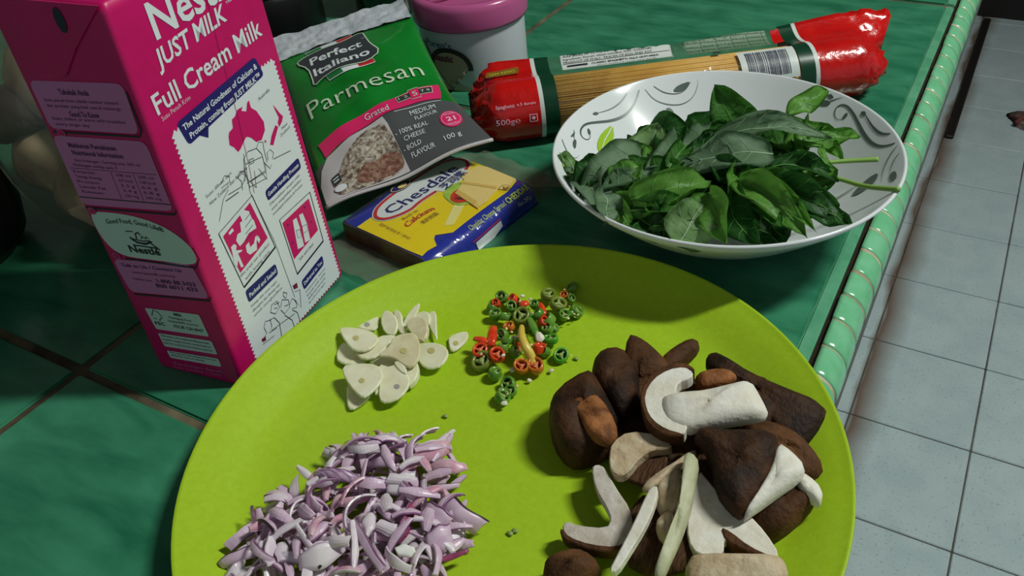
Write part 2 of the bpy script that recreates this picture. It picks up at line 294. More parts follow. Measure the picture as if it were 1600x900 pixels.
# ------------------------------------------------------------------ measured outlines (metres / millimetres)
GARLIC = [["pale garlic slice at the left top of the garlic pile, small tan heart in it",{"o":[-0.25612,0.22617,0.0125],"g":[0.0,0.0],"parts":[["slice","garlic",[[-15.11,1.98],[-10.77,5.31],[1.14,7.92],[8.95,5.37],[11.21,1.11],[9.62,-5.46],[3.89,-8.06],[-5.04,-4.27]],"slab",1.8,0],["germ","germ",[[0.29,0.43],[0.73,-0.88],[0.0,-1.83],[-1.46,-1.87],[-2.82,-0.98],[-3.26,0.34],[-2.53,1.29],[-1.06,1.33]],"flat",0.25,1.82]]}],["garlic slice at the upper left of the pile with a grey heart mark",{"o":[-0.26558,0.24308,0.0075],"g":[-0.18,0.05500000000000001],"parts":[["slice","garlic",[[-3.93,-5.78],[-2.31,5.34],[0.27,7.63],[4.67,4.92],[8.59,-1.98],[2.83,-5.55]],"slab",1.8,0],["germ","germ_grey",[[3.12,-1.13],[3.44,-2.28],[2.81,-3.23],[1.61,-3.42],[0.52,-2.74],[0.2,-1.59],[0.82,-0.63],[2.04,-0.44]],"flat",0.25,1.82]]}],["upright oval garlic slice at the top of the pile, broad white face forward",{"o":[-0.25167,0.24589,0.0095],"g":[0.0,0.385],"parts":[["slice","garlic",[[-5.6,-0.54],[-6.97,4.18],[-5.8,6.64],[-0.12,5.36],[4.76,1.81],[7.01,-3.53],[6.11,-6.34],[0.65,-6.14]],"slab",1.8,0]]}],["curled garlic slice at the back left of the pile behind the upright oval slice",{"o":[-0.26347,0.25588,0.0065],"g":[0.0,0.33],"parts":[["slice","garlic",[[-4.73,-2.12],[-5.76,1.95],[-3.13,3.92],[2.31,2.41],[7.03,-1.47],[1.92,-2.09],[0.37,-4.78]],"slab",1.8,0]]}],["narrow garlic slice standing just right of the upright oval slice",{"o":[-0.2482,0.25054,0.0075],"g":[0.18,0.33],"parts":[["slice","garlic",[[-7.52,3.8],[-7.56,7.55],[-2.08,5.21],[2.27,-0.93],[8.19,-5.1],[6.31,-7.47],[1.54,-5.21]],"slab",1.8,0]]}],["thin pointed garlic slice leaning up and right at the back of the pile",{"o":[-0.24471,0.25544,0.0085],"g":[-0.18,0.385],"parts":[["slice","garlic",[[-2.36,-5.15],[-3.18,0.84],[-1.89,8.49],[-0.02,8.86],[1.58,3.18],[1.33,-4.39],[1.07,-8.72]],"slab",1.4,0]]}],["garlic slice with a white curved edge at the upper right of the pile",{"o":[-0.23963,0.25764,0.0075],"g":[0.12,0.275],"parts":[["slice","garlic",[[-4.84,-1.93],[-4.38,2.59],[-0.44,5.13],[3.93,3.36],[7.55,-3.42],[2.48,-1.34]],"slab",1.8,0]]}],["darker cream garlic chunk with a rough torn top at the upper right of the pile",{"o":[-0.23413,0.24709,0.0095],"g":[0.12,0.275],"parts":[["slice","garlic_dark",[[-8.08,0.78],[-7.92,5.67],[-1.86,8.14],[4.52,4.77],[8.58,-2.69],[7.33,-6.62],[0.74,-4.56]],"slab",3,0]]}],["thin upright garlic sliver at the far right back of the pile",{"o":[-0.23055,0.25524,0.0075],"g":[0.18,0.275],"parts":[["slice","garlic",[[-8.25,8.69],[-3.68,9.45],[1.39,1.59],[7.93,-8.36],[2.63,-4.6],[-2.78,-0.22]],"slab",1.2,0]]}],["garlic slice lying low at the left edge of the pile under the tan-hearted slice",{"o":[-0.25741,0.22074,0.0065],"g":[0.0,0.0],"parts":[["slice","garlic",[[-5.81,-6.22],[-10.25,2.3],[-8.71,5.69],[2.34,2.7],[11.53,-0.89],[7.27,-6.02],[0.38,-7.89]],"slab",1.8,0]]}],["long garlic slice across the middle left of the pile",{"o":[-0.24614,0.22637,0.0105],"g":[0.0,0.05500000000000001],"parts":[["slice","garlic",[[-8.07,-7.13],[-0.64,2.2],[-3.46,7.27],[4.6,11.96],[5.84,7.45],[5.77,-4.84],[0.18,-9.63]],"slab",1.8,0]]}],["large cream garlic slice on top at the centre of the pile, yellowish heart",{"o":[-0.23129,0.22727,0.0135],"g":[-0.06,0.165],"parts":[["slice","garlic_dark",[[-8.4,-7.58],[-5.41,0.89],[-7.66,5.48],[-3.75,10.04],[1.38,12.88],[8.16,8.05],[12.89,0.33],[12.49,-6.25],[7.64,-6.31],[-0.51,-4.59]],"slab",2,0],["germ","germ",[[4.83,1.53],[5.08,0.16],[4.12,-0.88],[2.51,-0.99],[1.19,-0.1],[0.93,1.28],[1.89,2.32],[3.51,2.42]],"flat",0.25,2.02]]}],["garlic slice with a bright outer rim at the right of the pile",{"o":[-0.21747,0.23485,0.0085],"g":[0.06,0.165],"parts":[["slice","garlic",[[-13.15,3.16],[-8.97,6.2],[-1.35,8.66],[5.74,7.08],[9.03,2.7],[8.75,-3.83],[4.18,-7.48],[-2.5,-6.5],[-9.21,-1.11]],"slab",1.8,0],["germ","germ",[[0.59,3.43],[0.81,2.01],[-0.27,1.04],[-2.02,1.09],[-3.42,2.12],[-3.64,3.54],[-2.56,4.52],[-0.8,4.47]],"flat",0.25,1.82]]}],["large rounded triangular garlic slice at the lower left on top, tan heart",{"o":[-0.236,0.20433,0.0115],"g":[0.0,0.11000000000000001],"parts":[["slice","garlic",[[-15.71,3.12],[-10.0,7.69],[0.44,11.4],[7.27,7.6],[9.42,2.02],[8.39,-5.79],[6.61,-8.61],[0.42,-7.01],[-9.21,-2.46]],"slab",1.8,0],["germ","germ",[[1.48,0.27],[1.74,-0.83],[0.97,-1.66],[-0.4,-1.72],[-1.56,-0.98],[-1.82,0.13],[-1.04,0.96],[0.33,1.02]],"flat",0.25,1.82]]}],["lowest garlic slice of the pile, a wedge lying flat on the plate",{"o":[-0.23587,0.19983,0.005],"g":[0.0,0.0],"parts":[["slice","garlic",[[-12.15,4.89],[-4.12,1.35],[4.68,4.22],[4.3,-4.11],[1.96,-9.2],[-2.23,-7.14]],"slab",1.8,0]]}],["big white garlic slice at the lower middle of the pile with a grey heart",{"o":[-0.22204,0.2107,0.0095],"g":[0.0,0.1375],"parts":[["slice","garlic",[[-11.12,5.39],[-5.91,10.74],[3.65,7.02],[7.84,2.39],[7.82,-5.86],[3.06,-11.36],[-1.74,-10.79],[-7.23,-2.66]],"slab",1.8,0],["germ","germ_grey",[[3.97,-0.58],[4.16,-1.62],[3.4,-2.39],[2.13,-2.44],[1.09,-1.75],[0.89,-0.71],[1.66,0.06],[2.93,0.11]],"flat",0.25,1.82]]}],["small garlic slice tucked above the lower middle slice",{"o":[-0.22463,0.21929,0.0115],"g":[0.0,0.22000000000000003],"parts":[["slice","garlic",[[-5.53,1.5],[-2.49,3.66],[3.16,1.19],[5.98,-2.28],[1.37,-2.01]],"slab",1.8,0]]}],["short blocky garlic piece at the lower right of the pile",{"o":[-0.21808,0.22044,0.0065],"g":[0.0,0.165],"parts":[["slice","garlic",[[-6.38,3.86],[-2.4,7.56],[0.67,4.49],[3.26,-0.81],[1.95,-7.52],[-2.36,-1.98]],"slab",4,0]]}],["garlic slice half hidden between the two large lower slices",{"o":[-0.23064,0.21304,0.0075],"g":[0.0,0.0],"parts":[["slice","garlic",[[-8.85,5.87],[-3.81,11.33],[-0.17,9.2],[-1.23,1.27],[4.86,-7.94],[2.19,-11.52],[-0.68,-3.35]],"slab",1.8,0]]}],["garlic slice mostly buried in the middle of the pile",{"o":[-0.2388,0.22275,0.0075],"g":[0.0,0.0],"parts":[["slice","garlic",[[-7.07,-3.54],[-0.86,3.14],[6.35,4.49],[6.25,1.89],[-1.43,-4.14]],"slab",1.8,0]]}],["lone garlic slice lying apart on the plate between garlic and chilli",{"o":[-0.21348,0.25248,0.0048],"g":[0.0,0.0],"parts":[["slice","garlic",[[-7.08,1.06],[-1.83,7.82],[1.02,8.14],[3.7,3.22],[3.14,-4.37],[1.02,-7.95],[-2.52,-4.94]],"slab",1.8,0],["germ","germ",[[1.36,-1.33],[1.64,-2.56],[0.95,-3.44],[-0.32,-3.45],[-1.43,-2.59],[-1.72,-1.36],[-1.02,-0.48],[0.26,-0.47]],"flat",0.25,1.82]]}]]
MUSH = [["large dark brown mushroom cap chunk at the far left of the mushroom pile",{"o":[-0.12685,0.22621,0.0055],"g":[0.0,0.034999999999999996],"parts":[["cap","cap_skin",[[-15.57,-3.6],[-16.96,5.3],[-8.57,20.63],[-3.21,19.98],[6.38,13.69],[14.5,5.17],[16.66,-3.61],[14.81,-10.9],[9.12,-18.34],[2.79,-21.25],[-7.66,-14.69]],"dome",22,0],["lit_ridge","skin_light",[[-5.6,-2.59],[-1.32,6.64],[6.04,5.85],[17.16,-3.33],[20.83,-9.96],[18.32,-14.79],[11.2,-14.34],[1.54,-7.29]],"dome",7,16]]}],["tall brown mushroom cap piece standing behind the large left chunk",{"o":[-0.12117,0.24768,0.0055],"g":[0.0,0.105],"parts":[["cap","cap_skin",[[-14.5,5.2],[-13.53,15.36],[-6.06,21.46],[5.02,15.4],[13.86,-4.97],[11.43,-17.37],[2.47,-11.73],[-6.83,-5.88]],"dome",24,0]]}],["pointed triangular brown mushroom piece at the top of the pile",{"o":[-0.10958,0.258,0.0125],"g":[0.0,0.6000000000000001],"parts":[["cap","skin_mid",[[-16.27,19.43],[-11.75,19.82],[-5.1,17.89],[5.61,12.44],[10.26,5.59],[7.28,-5.52],[4.1,-18.47],[-0.31,-23.7],[-7.38,-13.6],[-13.04,3.86]],"dome",10,0]]}],["long thin brown mushroom piece lying at the back top of the pile",{"o":[-0.10536,0.28637,0.0055],"g":[0.0,0.034999999999999996],"parts":[["cap","skin_mid",[[-7.36,-7.92],[-4.75,2.2],[1.34,12.61],[6.05,11.73],[6.23,4.15],[1.93,-6.15],[-2.13,-12.52]],"dome",8,0]]}],["thick white mushroom stem slice with a brown cap, lying on top of the pile",{"o":[-0.0912,0.23644,0.0265],"g":[0.0,0.12249999999999998],"parts":[["flesh","mushroom_flesh",[[-7.46,-7.96],[-11.51,-0.59],[-11.03,8.97],[-6.54,16.55],[-0.42,20.2],[4.48,18.36],[4.58,14.99],[0.21,10.94],[0.96,5.32],[6.5,6.15],[9.4,0.87],[12.14,-8.47],[12.25,-13.86],[4.78,-14.99],[-2.43,-12.88]],"slab",7,0],["stem","mushroom_flesh",[[-2.18,2.15],[4.78,6.86],[12.09,10.62],[23.48,18.99],[28.65,22.23],[34.39,16.59],[39.43,10.22],[33.52,5.66],[20.09,-3.43],[11.77,-9.68],[4.01,-9.51],[-0.92,-3.83]],"dome",10,0.5],["cap","skin_mid",[[-9.2,-7.38],[-12.91,-0.18],[-12.33,10.59],[-7.31,18.43],[-1.16,22.1],[4.29,20.45],[4.4,18.58],[-0.12,19.42],[-6.1,15.44],[-10.07,8.09],[-10.32,-0.59],[-6.55,-7.34],[-1.91,-11.39],[4.71,-13.44],[11.84,-12.8],[12.4,-14.25],[4.92,-16.75],[-2.89,-14.59]],"slab",7.6,-0.3]]}],["reddish brown mushroom cap wedge behind the thick white stem slice",{"o":[-0.07897,0.26361,0.0225],"g":[0.0,0.175],"parts":[["cap","skin_light",[[-9.42,-0.7],[-3.09,4.42],[3.87,6.0],[8.14,3.94],[2.69,-3.37],[-6.09,-7.94]],"dome",7,0]]}],["long dark brown mushroom strip at the upper right edge of the pile",{"o":[-0.05808,0.27017,0.0125],"g":[-0.05,0.13999999999999999],"parts":[["cap","cap_skin",[[-30.58,8.35],[-30.24,14.26],[-22.84,13.04],[-12.38,9.69],[6.4,7.27],[24.35,6.06],[24.9,-2.06],[20.53,-16.05],[12.06,-15.78],[2.85,-9.27],[-0.51,-3.42],[-16.86,0.59],[-26.5,3.32]],"dome",9,0]]}],["rounded brown mushroom cap half hidden at the right of the pile",{"o":[-0.0445,0.24581,0.0075],"g":[0.0,0.105],"parts":[["cap","skin_mid",[[-19.43,2.28],[-13.41,10.35],[-3.85,11.86],[6.71,9.21],[16.31,1.93],[18.62,-2.76],[12.1,-9.91],[-3.53,-11.78]],"dome",14,0]]}],["large glossy brown mushroom chunk with a white cut face, right of the stems",{"o":[-0.05455,0.21641,0.0225],"g":[0.0,0.13999999999999999],"parts":[["cap","cap_skin",[[-22.26,11.12],[-10.45,15.38],[3.86,21.37],[11.07,20.44],[12.69,7.44],[11.07,-4.53],[8.07,-15.51],[2.52,-14.14],[-4.44,-9.11],[-11.17,3.61]],"dome",13,0],["flesh","mushroom_flesh",[[10.92,19.03],[17.2,17.17],[23.51,12.94],[23.03,7.52],[17.49,-1.78],[11.79,-11.59],[8.39,-16.53],[10.88,-4.03],[12.12,7.47]],"dome",9,1]]}],["brown mushroom cap under the large white-faced chunk, white rim on its right",{"o":[-0.0358,0.21967,0.0075],"g":[0.0,0.105],"parts":[["cap","skin_mid",[[-12.05,-7.53],[-7.04,1.59],[0.92,14.76],[10.29,14.02],[11.04,6.46],[6.53,-4.74],[0.91,-13.23],[-5.07,-12.94]],"dome",14,0],["flesh","mushroom_flesh",[[0.44,14.15],[6.31,13.48],[13.04,9.18],[13.67,3.0],[10.57,3.46],[3.63,6.6]],"dome",7,9]]}],["curved cream mushroom slice arching over a dark hollow, left of the stems",{"o":[-0.09345,0.21277,0.0185],"g":[0.0,0.175],"parts":[["flesh","flesh_tan",[[-11.62,-6.42],[-13.27,0.43],[-8.99,8.2],[3.28,11.2],[10.55,8.9],[9.61,6.24],[3.6,3.43],[0.32,-2.44],[-1.0,-9.34],[-3.69,-12.97],[-8.05,-12.29]],"slab",6,0],["gills","gills",[[-3.56,-10.47],[-0.03,-1.99],[3.76,4.12],[9.2,7.01],[10.87,-0.65],[6.4,-10.35]],"slab",3,-2]]}],["L-shaped cream mushroom slice with a brown lower rim at the lower left of the pile",{"o":[-0.10087,0.1863,0.0115],"g":[0.0,0.1575],"parts":[["flesh","flesh_grey",[[-9.63,14.71],[-8.17,17.28],[-4.18,17.01],[2.67,11.0],[13.22,3.89],[16.62,-2.61],[17.22,-8.95],[14.41,-13.0],[4.83,-16.08],[-4.66,-16.8],[-8.94,-14.01],[-8.52,-10.28],[-3.53,-10.48],[7.46,-6.88],[7.52,-2.74],[3.92,0.78],[-3.99,6.6]],"slab",6,0],["cap","skin_mid",[[-9.29,-13.62],[-8.53,-16.22],[-4.75,-18.04],[5.42,-17.56],[15.66,-14.18],[17.83,-9.29],[16.74,-8.06],[13.92,-12.14],[4.3,-15.22],[-4.76,-15.74]],"slab",7,-1]]}],["straight pale mushroom stick leaning in the middle front of the pile",{"o":[-0.08092,0.17732,0.0215],"g":[0.0,0.175],"parts":[["flesh","mushroom_flesh",[[-0.94,18.85],[2.26,19.6],[3.74,11.48],[3.67,1.58],[2.27,-9.1],[1.09,-17.52],[-1.93,-18.84],[-1.41,-9.63],[-0.91,2.4],[-1.08,10.87]],"slab",5,0]]}],["long greenish white mushroom stem running down the centre front of the pile",{"o":[-0.06846,0.18848,0.0245],"g":[0.0,0.13999999999999999],"parts":[["stem","stem_green",[[-6.53,24.08],[-4.25,26.63],[0.08,23.73],[2.0,14.4],[4.04,4.93],[4.97,-7.4],[4.71,-17.55],[4.67,-23.61],[1.31,-25.11],[0.86,-15.5],[0.25,-3.88],[-1.48,8.41],[-3.2,18.29]],"dome",7,0]]}],["broad bright white mushroom slice with a brown edge at the lower right of the pile",{"o":[-0.05082,0.20376,0.0145],"g":[0.0,0.1575],"parts":[["flesh","mushroom_flesh",[[-18.87,13.09],[-14.28,10.32],[-5.61,4.84],[5.67,2.3],[13.4,-2.07],[21.1,-8.65],[18.75,-11.3],[12.93,-12.25],[5.46,-12.24],[0.16,-10.1],[2.09,-17.02],[-3.03,-20.37],[-9.59,-19.96],[-14.63,-12.28],[-16.7,0.09]],"slab",6,0],["cap","skin_mid",[[-2.42,-7.15],[1.22,-7.27],[9.8,-10.23],[18.59,-10.74],[17.88,-12.39],[9.35,-12.63],[1.25,-11.76]],"slab",7,-0.2]]}],["squared off cream mushroom stem end at the bottom edge of the pile",{"o":[-0.042,0.18181,0.0135],"g":[0.0,0.06999999999999999],"parts":[["stem","flesh_tan",[[-17.53,-2.95],[-12.71,0.42],[0.19,6.39],[12.06,11.32],[15.33,9.2],[17.43,2.0],[-14.02,-12.69]],"dome",9,0]]}],["thin tan mushroom twig lying across the pile towards the upper right",{"o":[-0.07983,0.20931,0.0215],"g":[0.0,0.105],"parts":[["stem","flesh_tan",[[-7.25,-10.25],[-3.43,-2.15],[1.64,5.97],[5.59,13.03],[7.18,11.03],[3.44,2.8],[-0.45,-5.35],[-4.24,-12.09]],"dome",4,0]]}],["brown mushroom cap at the bottom left corner of the pile by the frame edge",{"o":[-0.0985,0.15842,0.0055],"g":[0.0,0.034999999999999996],"parts":[["cap","skin_mid",[[-10.36,-4.19],[-7.32,1.7],[-1.11,7.65],[5.73,7.89],[10.26,4.15],[4.35,-5.83],[-5.01,-8.88]],"dome",14,0]]}],["small cream mushroom chunk between the pale stick and the long stem",{"o":[-0.07238,0.18718,0.0165],"g":[0.0,0.105],"parts":[["flesh","flesh_tan",[[-3.8,-0.81],[-2.77,3.83],[0.01,6.89],[3.57,1.3],[4.63,-4.62],[0.45,-5.92]],"dome",7,0]]}],["ragged cream mushroom piece behind the long greenish stem",{"o":[-0.07706,0.20191,0.0185],"g":[0.0,0.13999999999999999],"parts":[["flesh","flesh_tan",[[-4.75,1.84],[-2.2,9.26],[0.58,12.05],[3.81,2.41],[5.27,-6.06],[1.72,-10.57],[-2.67,-6.5]],"dome",6,0]]}],["dark gilled mushroom underside deep in the middle front of the pile",{"o":[-0.07531,0.18837,0.0075],"g":[0.0,0.0],"parts":[["gills","gills",[[-16.69,9.52],[-0.17,20.9],[11.14,9.41],[16.05,-7.02],[4.5,-17.12],[-8.11,-15.7]],"dome",8,0]]}],["dark gilled mushroom piece under the large chunk",{"o":[-0.05698,0.21545,0.0065],"g":[0.0,0.0],"parts":[["gills","gills",[[-23.62,22.0],[-8.75,21.25],[9.11,0.94],[19.82,-16.57],[9.73,-24.53],[-7.12,-6.83]],"dome",9,0]]}],["brown mushroom cap buried in the middle of the pile",{"o":[-0.09187,0.22823,0.0065],"g":[0.0,0.0],"parts":[["cap","cap_skin",[[-22.26,1.53],[-12.28,14.49],[7.35,19.48],[17.52,8.25],[11.94,-7.64],[-0.74,-19.15],[-13.48,-14.05]],"dome",13,0]]}],["brown mushroom base piece beneath the thick white stem slice",{"o":[-0.07676,0.2597,0.0065],"g":[0.0,0.0],"parts":[["cap","cap_skin",[[-28.9,-13.44],[-16.15,10.07],[9.54,26.45],[29.56,9.56],[21.19,-10.49],[-1.32,-21.07]],"dome",15,0]]}],["small white mushroom scrap at the bottom left of the pile",{"o":[-0.09491,0.16097,0.0065],"g":[0.0,0.105],"parts":[["flesh","mushroom_flesh",[[-4.02,1.14],[-1.54,2.84],[3.08,0.7],[2.63,-2.29],[-2.07,-1.65]],"slab",4,0]]}]]  # left chunk's second dome paints its top-lit ridge in lighter brown
CHILLI = [["green",[-0.17853,0.31374,0.0065],2.43,None],["green",[-0.16738,0.29663,0.0065],2.69,None],["green",[-0.17171,0.29071,0.0075],2.43,None],["green",[-0.17599,0.2816,0.0095],2.88,None],["green",[-0.17323,0.23573,0.0065],3.07,None],["green",[-0.183,0.23936,0.0065],2.69,None],["green",[-0.17142,0.22758,0.0065],2.88,None],["green",[-0.17009,0.23266,0.0065],2.24,None],["green",[-0.2094,0.29003,0.0075],2.69,None],["green",[-0.19933,0.28344,0.0095],2.24,None],["green",[-0.20511,0.27646,0.0075],2.56,None],["green",[-0.19781,0.27519,0.0095],2.43,None],["green",[-0.18782,0.28868,0.0105],1.92,None],["green",[-0.183,0.2826,0.0105],2.88,None],["green",[-0.17348,0.27614,0.0095],2.43,None],["green",[-0.17475,0.30455,0.0065],1.92,None],["green",[-0.18687,0.25864,0.0105],2.56,None],["green",[-0.18633,0.25388,0.0105],2.24,None],["green",[-0.16795,0.26311,0.0065],1.92,None],["green",[-0.19081,0.26076,0.0115],2.18,None],["green",[-0.18044,0.25514,0.0085],2.24,None],["green",[-0.18458,0.26824,0.0065],2.24,None],["green",[-0.18503,0.27722,0.0065],2.24,None],["green",[-0.1719,0.28047,0.0065],1.92,None],["green",[-0.21076,0.28146,0.0065],1.79,None],["green",[-0.19159,0.28388,0.0075],2.24,None],["green",[-0.19612,0.28671,0.0075],2.11,None],["olive",[-0.1767,0.29433,0.0105],3.46,"large open olive green chilli ring at the upper right of the chilli pile"],["bright",[-0.15972,0.26434,0.006],3.07,"bright green chilli ring lying apart at the right of the chilli pile"],["olive",[-0.18926,0.27721,0.0115],3.52,"olive green chilli ring in the middle of the chilli pile"],["olive",[-0.19303,0.24321,0.0075],3.97,"olive green half chilli ring at the left end of the chilli pile"],["olive",[-0.18599,0.29996,0.0095],3.2,"olive green chilli piece at the upper right beside the large open ring"],["bright",[-0.16923,0.27141,0.0075],2.88,"bright green chilli ring just right of the white pith disc"],["red",[-0.19663,0.24788,0.0095],2.95,"red chilli ring at the far left of the chilli pile"],["red",[-0.18628,0.24775,0.0105],3.07,"dark red chilli ring with pale seeds at the lower left"],["orange",[-0.16626,0.25072,0.0085],3.2,"orange chilli ring at the foot of the yellow stem"],["orange",[-0.17231,0.24736,0.0085],2.95,"orange chilli piece left of the ring at the foot of the yellow stem"],["red",[-0.20113,0.28897,0.0095],2.18,None],["red",[-0.20941,0.28431,0.0075],1.67,None],["red",[-0.17099,0.26306,0.0075],2.43,None],["red",[-0.18148,0.2583,0.0075],1.92,None],["orange",[-0.17915,0.30488,0.0075],1.79,"small orange chilli piece at the upper right of the pile"],["orange",[-0.19223,0.26902,0.0095],2.31,"small yellow orange chilli piece above the yellow stem end"],["green",[-0.18888,0.28113,0.0073],2.27,None],["green",[-0.16908,0.2943,0.00621],2.16,None],["red",[-0.17752,0.27888,0.01027],1.98,None]]
CHILLI_STRIPS = [["green",[-0.18525,0.27776,0.0125],[-0.17536,0.26892,0.0105],3.6,"long green chilli strip beside the yellow stem"],["red",[-0.1976,0.26306,0.0135],[-0.19199,0.25148,0.0125],4.6,"broad red orange chilli tube at the left of the chilli pile"],["red",[-0.20276,0.25227,0.0125],[-0.19392,0.2531,0.0125],3.4,"red orange chilli piece pointing left at the left edge of the pile"],["red",[-0.19375,0.2835,0.0125],[-0.19153,0.28796,0.0125],4.2,"glossy deep red chilli piece at the top of the pile"],["red",[-0.18613,0.29094,0.0115],[-0.17962,0.28411,0.0105],3.4,"long red chilli sliver at the top right of the pile"]]
YSTEM = [[-0.18144,0.26488,0.0185],[-0.17829,0.25926,0.0175],[-0.17379,0.25499,0.0155],[-0.17036,0.25392,0.0125],[-0.16869,0.25206,0.0095]]
PITH = [[[-0.17342,0.26788,0.0105],3.0,"round white chilli pith disc right of the yellow stem"],[[-0.18487,0.26089,0.0115],1.7,None],[[-0.17617,0.24492,0.0075],1.7,None],[[-0.16613,0.24373,0.0053],1.3,None],[[-0.15973,0.25404,0.0053],1.4,None],[[-0.16837,0.22413,0.0075],1.6,None],[[-0.19647,0.2907,0.0125],1.6,None],[[-0.18175,0.2464,0.0135],1.5,None],[[-0.19199,0.29115,0.0115],1.0,None],[[-0.17907,0.2547,0.0105],1.1,None],[[-0.17356,0.23007,0.0085],1.6,None]]
SEEDS = [[-0.19168,0.266,0.0121],[-0.19219,0.26059,0.0141],[-0.17538,0.26234,0.0101],[-0.19348,0.29184,0.0101],[-0.17226,0.29782,0.0091],[-0.19368,0.24458,0.0121],[-0.16962,0.22905,0.0091],[-0.17647,0.30681,0.0091],[-0.18584,0.26566,0.0091],[-0.18026,0.30803,0.0101],[-0.16802,0.23544,0.0091],[-0.1655,0.29111,0.0091],[-0.19165,0.27806,0.0099],[-0.18296,0.26233,0.0131],[-0.16937,0.26662,0.0091],[-0.18479,0.28083,0.0131],[-0.19517,0.25046,0.0121],[-0.16754,0.28794,0.0101],[-0.16499,0.29373,0.00881],[-0.17242,0.25103,0.0111],[-0.18122,0.2622,0.0101],[-0.19619,0.28744,0.0121],[-0.17069,0.23576,0.0091],[-0.18818,0.25751,0.0131],[-0.16692,0.29344,0.0091],[-0.16551,0.24883,0.0111],[-0.15426,0.26542,0.0086],[-0.18509,0.28024,0.0099],[-0.18733,0.26395,0.0131],[-0.17682,0.25315,0.0111],[-0.19012,0.26289,0.0141],[-0.18711,0.24008,0.0091],[-0.19435,0.26712,0.0121],[-0.17111,0.29604,0.00881],[-0.1923,0.26635,0.0121],[-0.1836,0.25238,0.0111],[-0.1609,0.27179,0.0101],[-0.18887,0.30109,0.0121],[-0.17749,0.30193,0.0091],[-0.18504,0.25307,0.0131],[-0.17061,0.23185,0.0091],[-0.18097,0.27637,0.0131],[-0.17054,0.24583,0.0111],[-0.16131,0.26215,0.0086],[-0.16072,0.24994,0.0111],[-0.18855,0.28125,0.0101]]
CRUMBS = [[-0.15287,0.26754,0.0052],[-0.13708,0.27373,0.0052],[-0.13126,0.16629,0.0052],[-0.12999,0.16824,0.0052],[-0.19125,0.20777,0.0052]]
HEAP = [[-0.2227,0.1726],[-0.2139,0.185],[-0.1969,0.1867],[-0.1818,0.1958],[-0.168,0.1895],[-0.1631,0.1754],[-0.1476,0.1651],[-0.142,0.1496],[-0.1418,0.1388],[-0.1384,0.1272],[-0.1631,0.1079],[-0.1958,0.0947],[-0.2229,0.0962],[-0.2283,0.1014],[-0.233,0.1241],[-0.2284,0.1407],[-0.2251,0.1535]]
SHAL = [["purple striped shallot arc at the upper left of the shallot pile","stripe",[-0.21523,0.14727,0.0195],[-0.19426,0.15198,0.0195],5,0.25,20],["large whitish shallot flake at the top of the shallot pile","white",[-0.21447,0.16713,0.0125],[-0.19371,0.18147,0.0125],9,0.15,35],["mauve shallot flake overlapping the large whitish flake","pale",[-0.2053,0.16381,0.0135],[-0.1897,0.17227,0.0135],7,0.2,40],["pinkish shallot piece with ragged end at the top right of the pile","pink",[-0.18556,0.17202,0.0135],[-0.17509,0.18927,0.0135],9,0.1,35],["small pink shallot piece with pale rim at the right end of the top","pink",[-0.1769,0.17551,0.0105],[-0.16306,0.18424,0.0105],6,0.15,30],["dark rimmed shallot crescent at the right edge of the pile","rim",[-0.16415,0.16675,0.0105],[-0.1411,0.15997,0.0105],8,0.3,30],["deep magenta shallot shard in the right of the pile","magenta",[-0.16431,0.1369,0.0175],[-0.16858,0.15379,0.0175],5,0.1,50],["bright white shallot core bit near the lower right of the pile","core",[-0.15964,0.13154,0.0205],[-0.15417,0.13595,0.0205],5,0.0,20],["whitish square shallot flake in the upper middle of the pile","white",[-0.18205,0.15454,0.0185],[-0.17492,0.1641,0.0185],8,0.1,45],["long straight mauve shallot strip in the middle of the pile","pale",[-0.18344,0.13572,0.0215],[-0.15921,0.12325,0.0215],3.2,0.03,30],["thin dark red shallot strip sticking out at the lower right of the pile","magenta",[-0.14802,0.13861,0.0125],[-0.13868,0.14849,0.0125],2.2,0.02,30],["dark edged shallot strip at the right under the top pieces","rim",[-0.17239,0.16423,0.0125],[-0.15948,0.17348,0.0125],3,0.12,40],["big pale shallot flake at the lower middle of the pile","white",[-0.19133,0.11167,0.0195],[-0.18045,0.12579,0.0195],9,0.2,40],["grey mauve rounded shallot flake at the lower right of the pile","pale",[-0.15328,0.14191,0.0155],[-0.14756,0.15017,0.0155],10,0.15,40],["grey shallot flake inside the dark rimmed crescent","pale",[-0.16516,0.15591,0.0145],[-0.1518,0.1536,0.0145],9,0.2,40],["dark tipped shallot piece at the lower left end of the pile","rim",[-0.22492,0.10026,0.0115],[-0.21285,0.11431,0.0115],5,0.2,30]]
